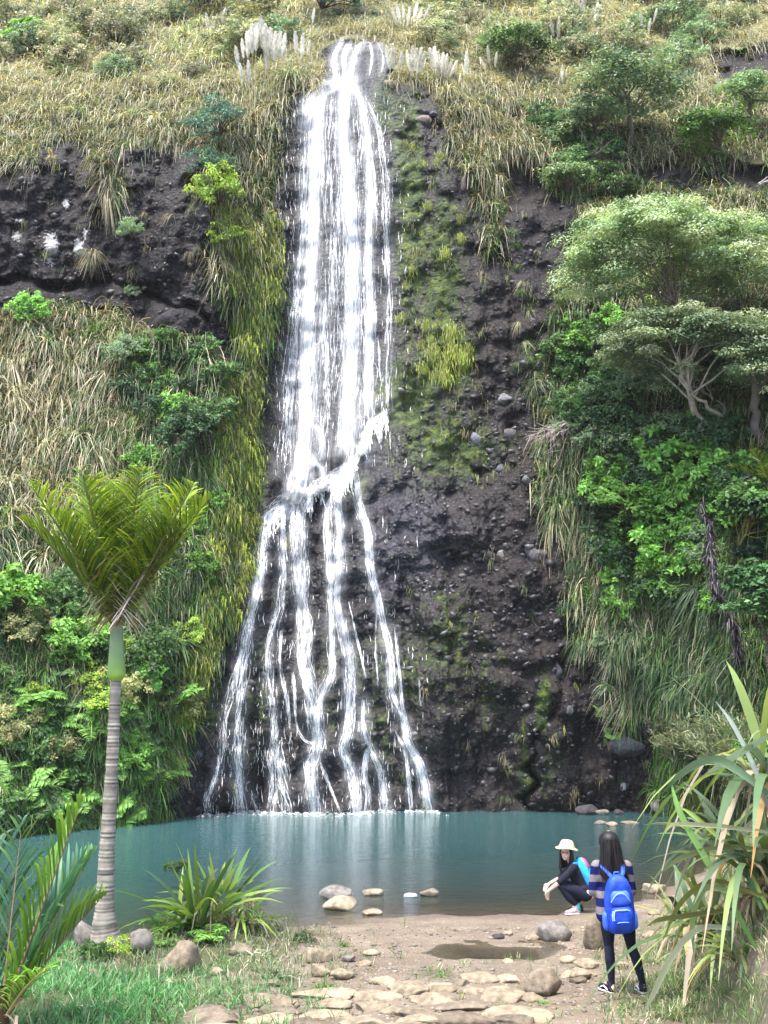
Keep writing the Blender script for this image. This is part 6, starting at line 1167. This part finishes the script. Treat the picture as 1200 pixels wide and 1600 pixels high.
# --- blue backpack on her back
M_BLUE = mat_plain('blue_nylon', (.010, .055, .50), .55, .35, 11, .4, .9); M_BLUE2 = mat_plain('blue_nylon_light', (.05, .14, .70), .6, .35, 14, .2, .2); M_ZIP = mat_plain('pale_zip', (.35, .55, .85), .5)
def supershape(name, rows, mat, par, n=40, p=3.2):
    """rows: z, cx, cy, half width, half depth"""
    th = np.arange(n)*2*np.pi/n; c, s = np.cos(th), np.sin(th); ex = np.sign(c)*abs(c)**(2/p); ey = np.sign(s)*abs(s)**(2/p); V = []
    for z, cx, cy, w, d in rows: V.append(np.stack([cx+w*ex, cy+d*ey, z+0*ex], 1))
    k = len(rows); i, j = np.meshgrid(np.arange(k-1), np.arange(n), indexing='ij'); j2 = (j+1) % n; Q = np.stack([i*n+j, i*n+j2, (i+1)*n+j2, (i+1)*n+j], -1).reshape(-1, 4)
    V = np.concatenate(V); ctr = V.mean(0); V = V+.012*fbm(V*9, 3, 5)[:, None]*((V-ctr)/(np.linalg.norm(V-ctr, axis=1)[:, None]+.05))
    bm = bmesh.new(); vs = [bm.verts.new(v) for v in V]
    for q in Q: bm.faces.new([vs[a] for a in q])
    bm.faces.new(vs[:n][::-1]); bm.faces.new(vs[-n:]); me = bpy.data.meshes.new(name); bm.to_mesh(me); bm.free()
    me.polygons.foreach_set('use_smooth', np.ones(len(me.polygons), bool)); return link(name, me, par, mat)
BP = empty('backpack', SW+np.array([.0, -.16, .62])); BP.rotation_euler = (R(4), R(-3), 0); tag(BP, 'bright blue backpack worn by the standing woman', 'backpack')
prof = [(.0, .10), (.015, .125), (.06, .14), (.2, .148), (.34, .142), (.44, .122), (.51, .092), (.545, .055), (.555, .02)]
bag = supershape('bag_body', [(z, .0, -.02, w, .085*min(1, w/.11)) for z, w in prof], M_BLUE, BP)
supershape('front_pocket', [(.03, 0, -.10, .09, .035), (.05, 0, -.105, .112, .05), (.14, 0, -.105, .118, .055), (.22, 0, -.105, .108, .05), (.265, 0, -.10, .08, .03)], M_BLUE, BP)
supershape('upper_pocket', [(.28, 0, -.09, .07, .03), (.30, 0, -.095, .10, .035), (.38, 0, -.09, .095, .035), (.42, 0, -.085, .07, .025)], M_BLUE2, BP)
for k in (-1, 1): supershape('side_pocket', [(.03, k*.14, -.01, .02, .05), (.06, k*.15, -.01, .024, .06), (.16, k*.15, -.01, .022, .055), (.2, k*.145, -.01, .012, .05)], M_BLUE2, BP)
def arc(pts, rad, mat, name, par, col=(.3, .5, .8)):
    g = Geo(); g.tube(pts, rad, col, 6); return link(name, g.mesh(name, True), par, mat)
t_ = np.linspace(-1, 1, 15); arc(np.stack([t_*.105, -.158+.03*t_**2, .245-.05*t_**4], 1), .005, M_ZIP, 'zip', BP); arc(np.stack([t_*.095, -.132+.02*t_**2, .405-.09*t_**2], 1), .0045, M_ZIP, 'zip', BP); arc(np.stack([t_*.10, -.165+.03*t_**2, .13-.02*t_**2], 1), .003, M_ZIP, 'seam', BP)
for x in (-.09, -.075): arc([(x, -.155, .24), (x-.012, -.168, .19), (x-.01, -.17, .15)], .006, M_ZIP, 'zip_pull', BP)
arc([(-.03, .02, .53), (-.02, .0, .58), (.02, .0, .58), (.03, .02, .53)], .009, M_BLUE2, 'handle', BP)
for k in (-1, 1):
    pts = np.array([(k*.035, .0, .51), (k*.07, .02, .56), (k*.10-.02, .065, .615), (k*.11-.02, .12, .645), (k*.115-.02, .2, .60)]); g = Geo(); s = np.linspace(0, 4, 14); q = np.stack([np.interp(s, np.arange(5), pts[:, a]) for a in range(3)], 1); tg = np.gradient(q, axis=0)
    V = []; wv = np.array([1, 0, 0])*.022; nn = np.cross(tg, wv); nn /= np.linalg.norm(nn, axis=1)[:, None]
    V = np.stack([q-wv+nn*.008, q+wv+nn*.008, q+wv-nn*.008, q-wv-nn*.008], 1).reshape(-1, 3); i = np.arange(13)*4; Q = np.concatenate([np.stack([i+a, i+(a+1) % 4, i+4+(a+1) % 4, i+4+a], 1) for a in range(4)]); g.add(V, Q, (.05, .14, .7)); link('strap', g.mesh('strap'), BP, M_BLUE2)
# --- crouching woman
CW = gpt(897, 1426); C_ = empty('person', CW); C_.scale = (1.0, 1.0, 1.0); tag(C_, 'woman crouching at the water edge in a straw hat, glasses and black top', 'person')
K = .97
hip1, hip2 = (.17, -.07, .27), (.17, .11, .27); kn1, kn2 = (-.20, -.13, .40), (-.17, .16, .42); an1, an2 = (.03, -.10, .09), (.12, .13, .12)
sh1, sh2 = (-.01, -.12, .68), (.04, .15, .68); el1, el2 = (-.20, -.17, .50), (-.16, .14, .50); w1, w2 = (-.40, -.16, .35), (-.36, .03, .42); hd = (-.10, -.02, .885); fd = (-.42, -.9, .06)
clegs = lambda q: limb((hip1, .095*q), ((-.0, -.10, .34), .085*q), (kn1, .060*q))+limb((kn1, .056*q), ((-.09, -.12, .24), .058*q), ((.005, -.10, .15), .042*q))+limb((hip2, .095*q), ((-.0, .12, .35), .085*q), (kn2, .060*q))+limb((kn2, .056*q), ((-.02, .15, .26), .058*q), ((.10, .13, .16), .045*q))+[ell((.19, .02, .28), (.13, .16, .12))]
ctor = lambda q: limb(((.17, .02, .34), .125*q), ((.11, .02, .48), .12*q), ((.04, .015, .62), .12*q))+[cone(sh1, .055*q, sh2, .055*q)]
carm = lambda q, k: limb((sh1, .048*q), (el1, .040*q), (w1, .026*q))[:k]+limb((sh2, .048*q), (el2, .040*q), (w2, .026*q))[:k]
body = clegs(.92)+ctor(.92)+carm(.95, 2)+limb(((.0, .01, .70), .05), ((-.07, -.0, .83), .047))+headprims(hd, fd)+hand(w1, (-.35, -.05, -.95), (-.6, -.5, .2), (.7, 0, -.1), 1.05, .5)+hand(w2, (-.75, -.25, -.6), (-.3, .6, .3), (.3, 0, -.6), 1.0, .6)
body += limb(((.0, -.10, .16), .038), (an1, .032), ((-.10, -.13, .035), .026))+limb(((.10, .13, .16), .04), (an2, .032), ((-.0, .14, .035), .026))
blobmesh('body', body, .0065, 2, M_SKIN, C_); f, rt, u = face(C_, hd, fd, 1)
blobmesh('trousers', clegs(1.04), .010, 3, M_NAVY, C_)
blobmesh('top', ctor(1.1)+[ell((.16, .02, .36), (.15, .17, .10))]+limb((sh1, .064), ((-.18, -.165, .52), .056))+limb((sh2, .064), ((-.14, .14, .52), .056))+limb(((-.18, -.165, .52), .052), ((-.24, -.167, .475), .048))+limb(((-.14, .14, .52), .052), ((-.2, .12, .48), .048)), .010, 3, M_BLACK, C_)
blobmesh('shirt_hem', [ell((.24, -.11, .32), (.085, .06, .055), 0, .3), ell((.29, -.05, .31), (.04, .08, .06))], .010, 2, mat_plain('white_cotton', (.8, .8, .82), .9), C_)
c = np.array(hd); hp = [ell(c+u*.03-f*.03, (.10, .10, .095)), cone(c-f*.05+rt*.05, .05, c-f*.04+rt*.07-u*.2, .04), cone(c-f*.05-rt*.05, .05, c-f*.02-rt*.08-u*.22, .04), cone(c-f*.06, .06, c-f*.08-u*.18, .05), cone(c+rt*.082+f*.01+u*.03, .02, c+rt*.09+f*.015-u*.22, .03), cone(c-rt*.082+f*.01+u*.03, .02, c-rt*.09+f*.02-u*.24, .03), cone(c+rt*.09+f*.02-u*.2, .03, c+rt*.08+f*.03-u*.3, .015), cone(c-rt*.09+f*.02-u*.2, .03, c-rt*.08+f*.04-u*.32, .015)]
blobmesh('hair', hp, .009, 3, M_HAIR, C_)
M_STRAW = mat_plain('cream_straw', (.56, .43, .28), .9, .1, 60, .12, .4); th = np.arange(40)*2*math.pi/40
rows = [(.060, .175), (.068, .172), (.075, .118), (.085, .112), (.13, .104), (.165, .08), (.178, .045), (.18, .005)]; V = np.concatenate([np.stack([np.cos(th)*rr, np.sin(th)*rr*1.05, z+0*th+(-.022*(rr > .16))+.008*np.sin(th*3)*(rr > .16)], 1) for z, rr in rows]); k = len(rows)
Q = np.array([(i*40+j, i*40+(j+1) % 40, (i+1)*40+(j+1) % 40, (i+1)*40+j) for i in range(k-1) for j in range(40)]); hm = quad_mesh('hat', V, Q, None, True); o = link('hat', hm, C_, M_STRAW); o.location = c+u*.018-f*.02; o.rotation_euler = (R(-4), R(6), 0)
g = Geo(); g.tube(np.stack([np.cos(th)*.116, np.sin(th)*.120, .083+0*th], 1)[list(range(40))+[0]], .008, (.5, .4, .3), 6); link('hat_band', g.mesh('hat_band'), o, mat_plain('hat_band', (.6, .47, .33), .9))
g = Geo()
for s_ in (-1, 1):
    cc = c+f*.103+rt*s_*.033+u*.006; g.tube([cc+rt*math.cos(a)*.024+u*math.sin(a)*.019 for a in np.linspace(0, 2*math.pi, 15)], .0028, (.05, .04, .04), 5); g.tube([cc+rt*s_*.022, c+rt*s_*.085+u*.01], .0025, (.05, .04, .04), 5)
g.tube([c+f*.105+rt*.01+u*.008, c+f*.105-rt*.01+u*.008], .0025, (.05, .04, .04), 5); link('glasses', g.mesh('glasses'), C_, M_GLASSF)
M_TRN = mat_plain('grey_pink_trainer', (.42, .30, .33), .7, .3, 30, .5); shoe(C_, (.075, -.09, 0), (-.15, -.15, 0), M_TRN, M_WHITE, 1.05); shoe(C_, (.16, .13, 0), (-.05, .15, 0), mat_plain('dark_trainer', (.03, .04, .05), .7), M_BLACK, 1.0)
blobmesh('sock', [cone((.045, -.10, .07), .042, (.04, -.10, .115), .04)], .007, 2, mat_plain('teal_sock', (.02, .28, .30), .8), C_)
B2 = empty('backpack', CW+np.array([.155, .0, .40])); B2.rotation_euler = (0, R(-24), 0); tag(B2, 'light blue backpack with a pink panel worn by the crouching woman', 'backpack')
M_SKY = mat_plain('sky_blue_nylon', (.03, .38, .78), .6, .35, 14, .25, .3); M_PINK = mat_plain('pink_nylon', (.72, .10, .32), .6); M_DKB = mat_plain('dark_blue_nylon', (.02, .12, .4), .6)
supershape('bag_body', [(z*.78-.04, .10, .02, .075*min(1, w/.11), w*1.0) for z, w in prof], M_SKY, B2); supershape('front_pocket', [(.05, .185, .02, .03, .08), (.08, .19, .02, .035, .10), (.17, .185, .02, .03, .09), (.2, .18, .02, .015, .07)], M_SKY, B2)
supershape('pink_panel', [(.20, .175, .02, .02, .07), (.23, .18, .02, .028, .11), (.33, .165, .02, .03, .10), (.37, .15, .02, .02, .07)], M_PINK, B2)
arc([(.05, -.06, .34), (.0, -.10, .37), (-.09, -.12, .34), (-.13, -.11, .27)], .022, M_SKY, 'strap', B2); arc([(.05, .09, .34), (.0, .13, .37), (-.09, .15, .34), (-.13, .15, .27)], .022, M_SKY, 'strap', B2); arc([(.08, -.02, .37), (.09, -.0, .41), (.09, .04, .41), (.08, .06, .37)], .008, M_DKB, 'handle', B2)
print('TRIS', sum(len(m.polygons)*2 for m in bpy.data.meshes))
# ---------------------------------------------------------------- labels: say which one of a group each thing is, by where it stands in its patch
groups = {}
for o in COL.objects:
    if o.parent is None and 'group' in o and 'label' in o: groups.setdefault((o['group'], o['label']), []).append(o)
for (gn, lb), os_ in groups.items():
    if len(os_) < 2: continue
    X_, Y_ = project(np.array([list(o.location) for o in os_])); left = set(range(len(os_)))
    def take(i, w):
        if i in left and len((w+' '+lb).split()) <= 16: os_[i]['label'] = w+' '+lb; left.discard(i)
    take(int(np.argmin(X_)), 'leftmost'); take(int(np.argmax(X_)), 'rightmost')
    r_ = sorted(left, key=lambda i: Y_[i])
    if r_: take(r_[0], 'highest')
    if len(r_) > 1: take(r_[-1], 'lowest')
    if len(left) > 1:
        idx = sorted(left); y1, y2 = np.quantile(Y_[idx], [.34, .67]); x1, x2 = np.quantile(X_[idx], [.34, .67])
        for i in idx:
            v = 'upper' if Y_[i] < y1 else ('lower' if Y_[i] > y2 else 'middle'); h = 'left' if X_[i] < x1 else ('right' if X_[i] > x2 else 'centre'); w = v+' '+h
            if len((w+' '+lb).split()) <= 16: os_[i]['label'] = w+' '+lb
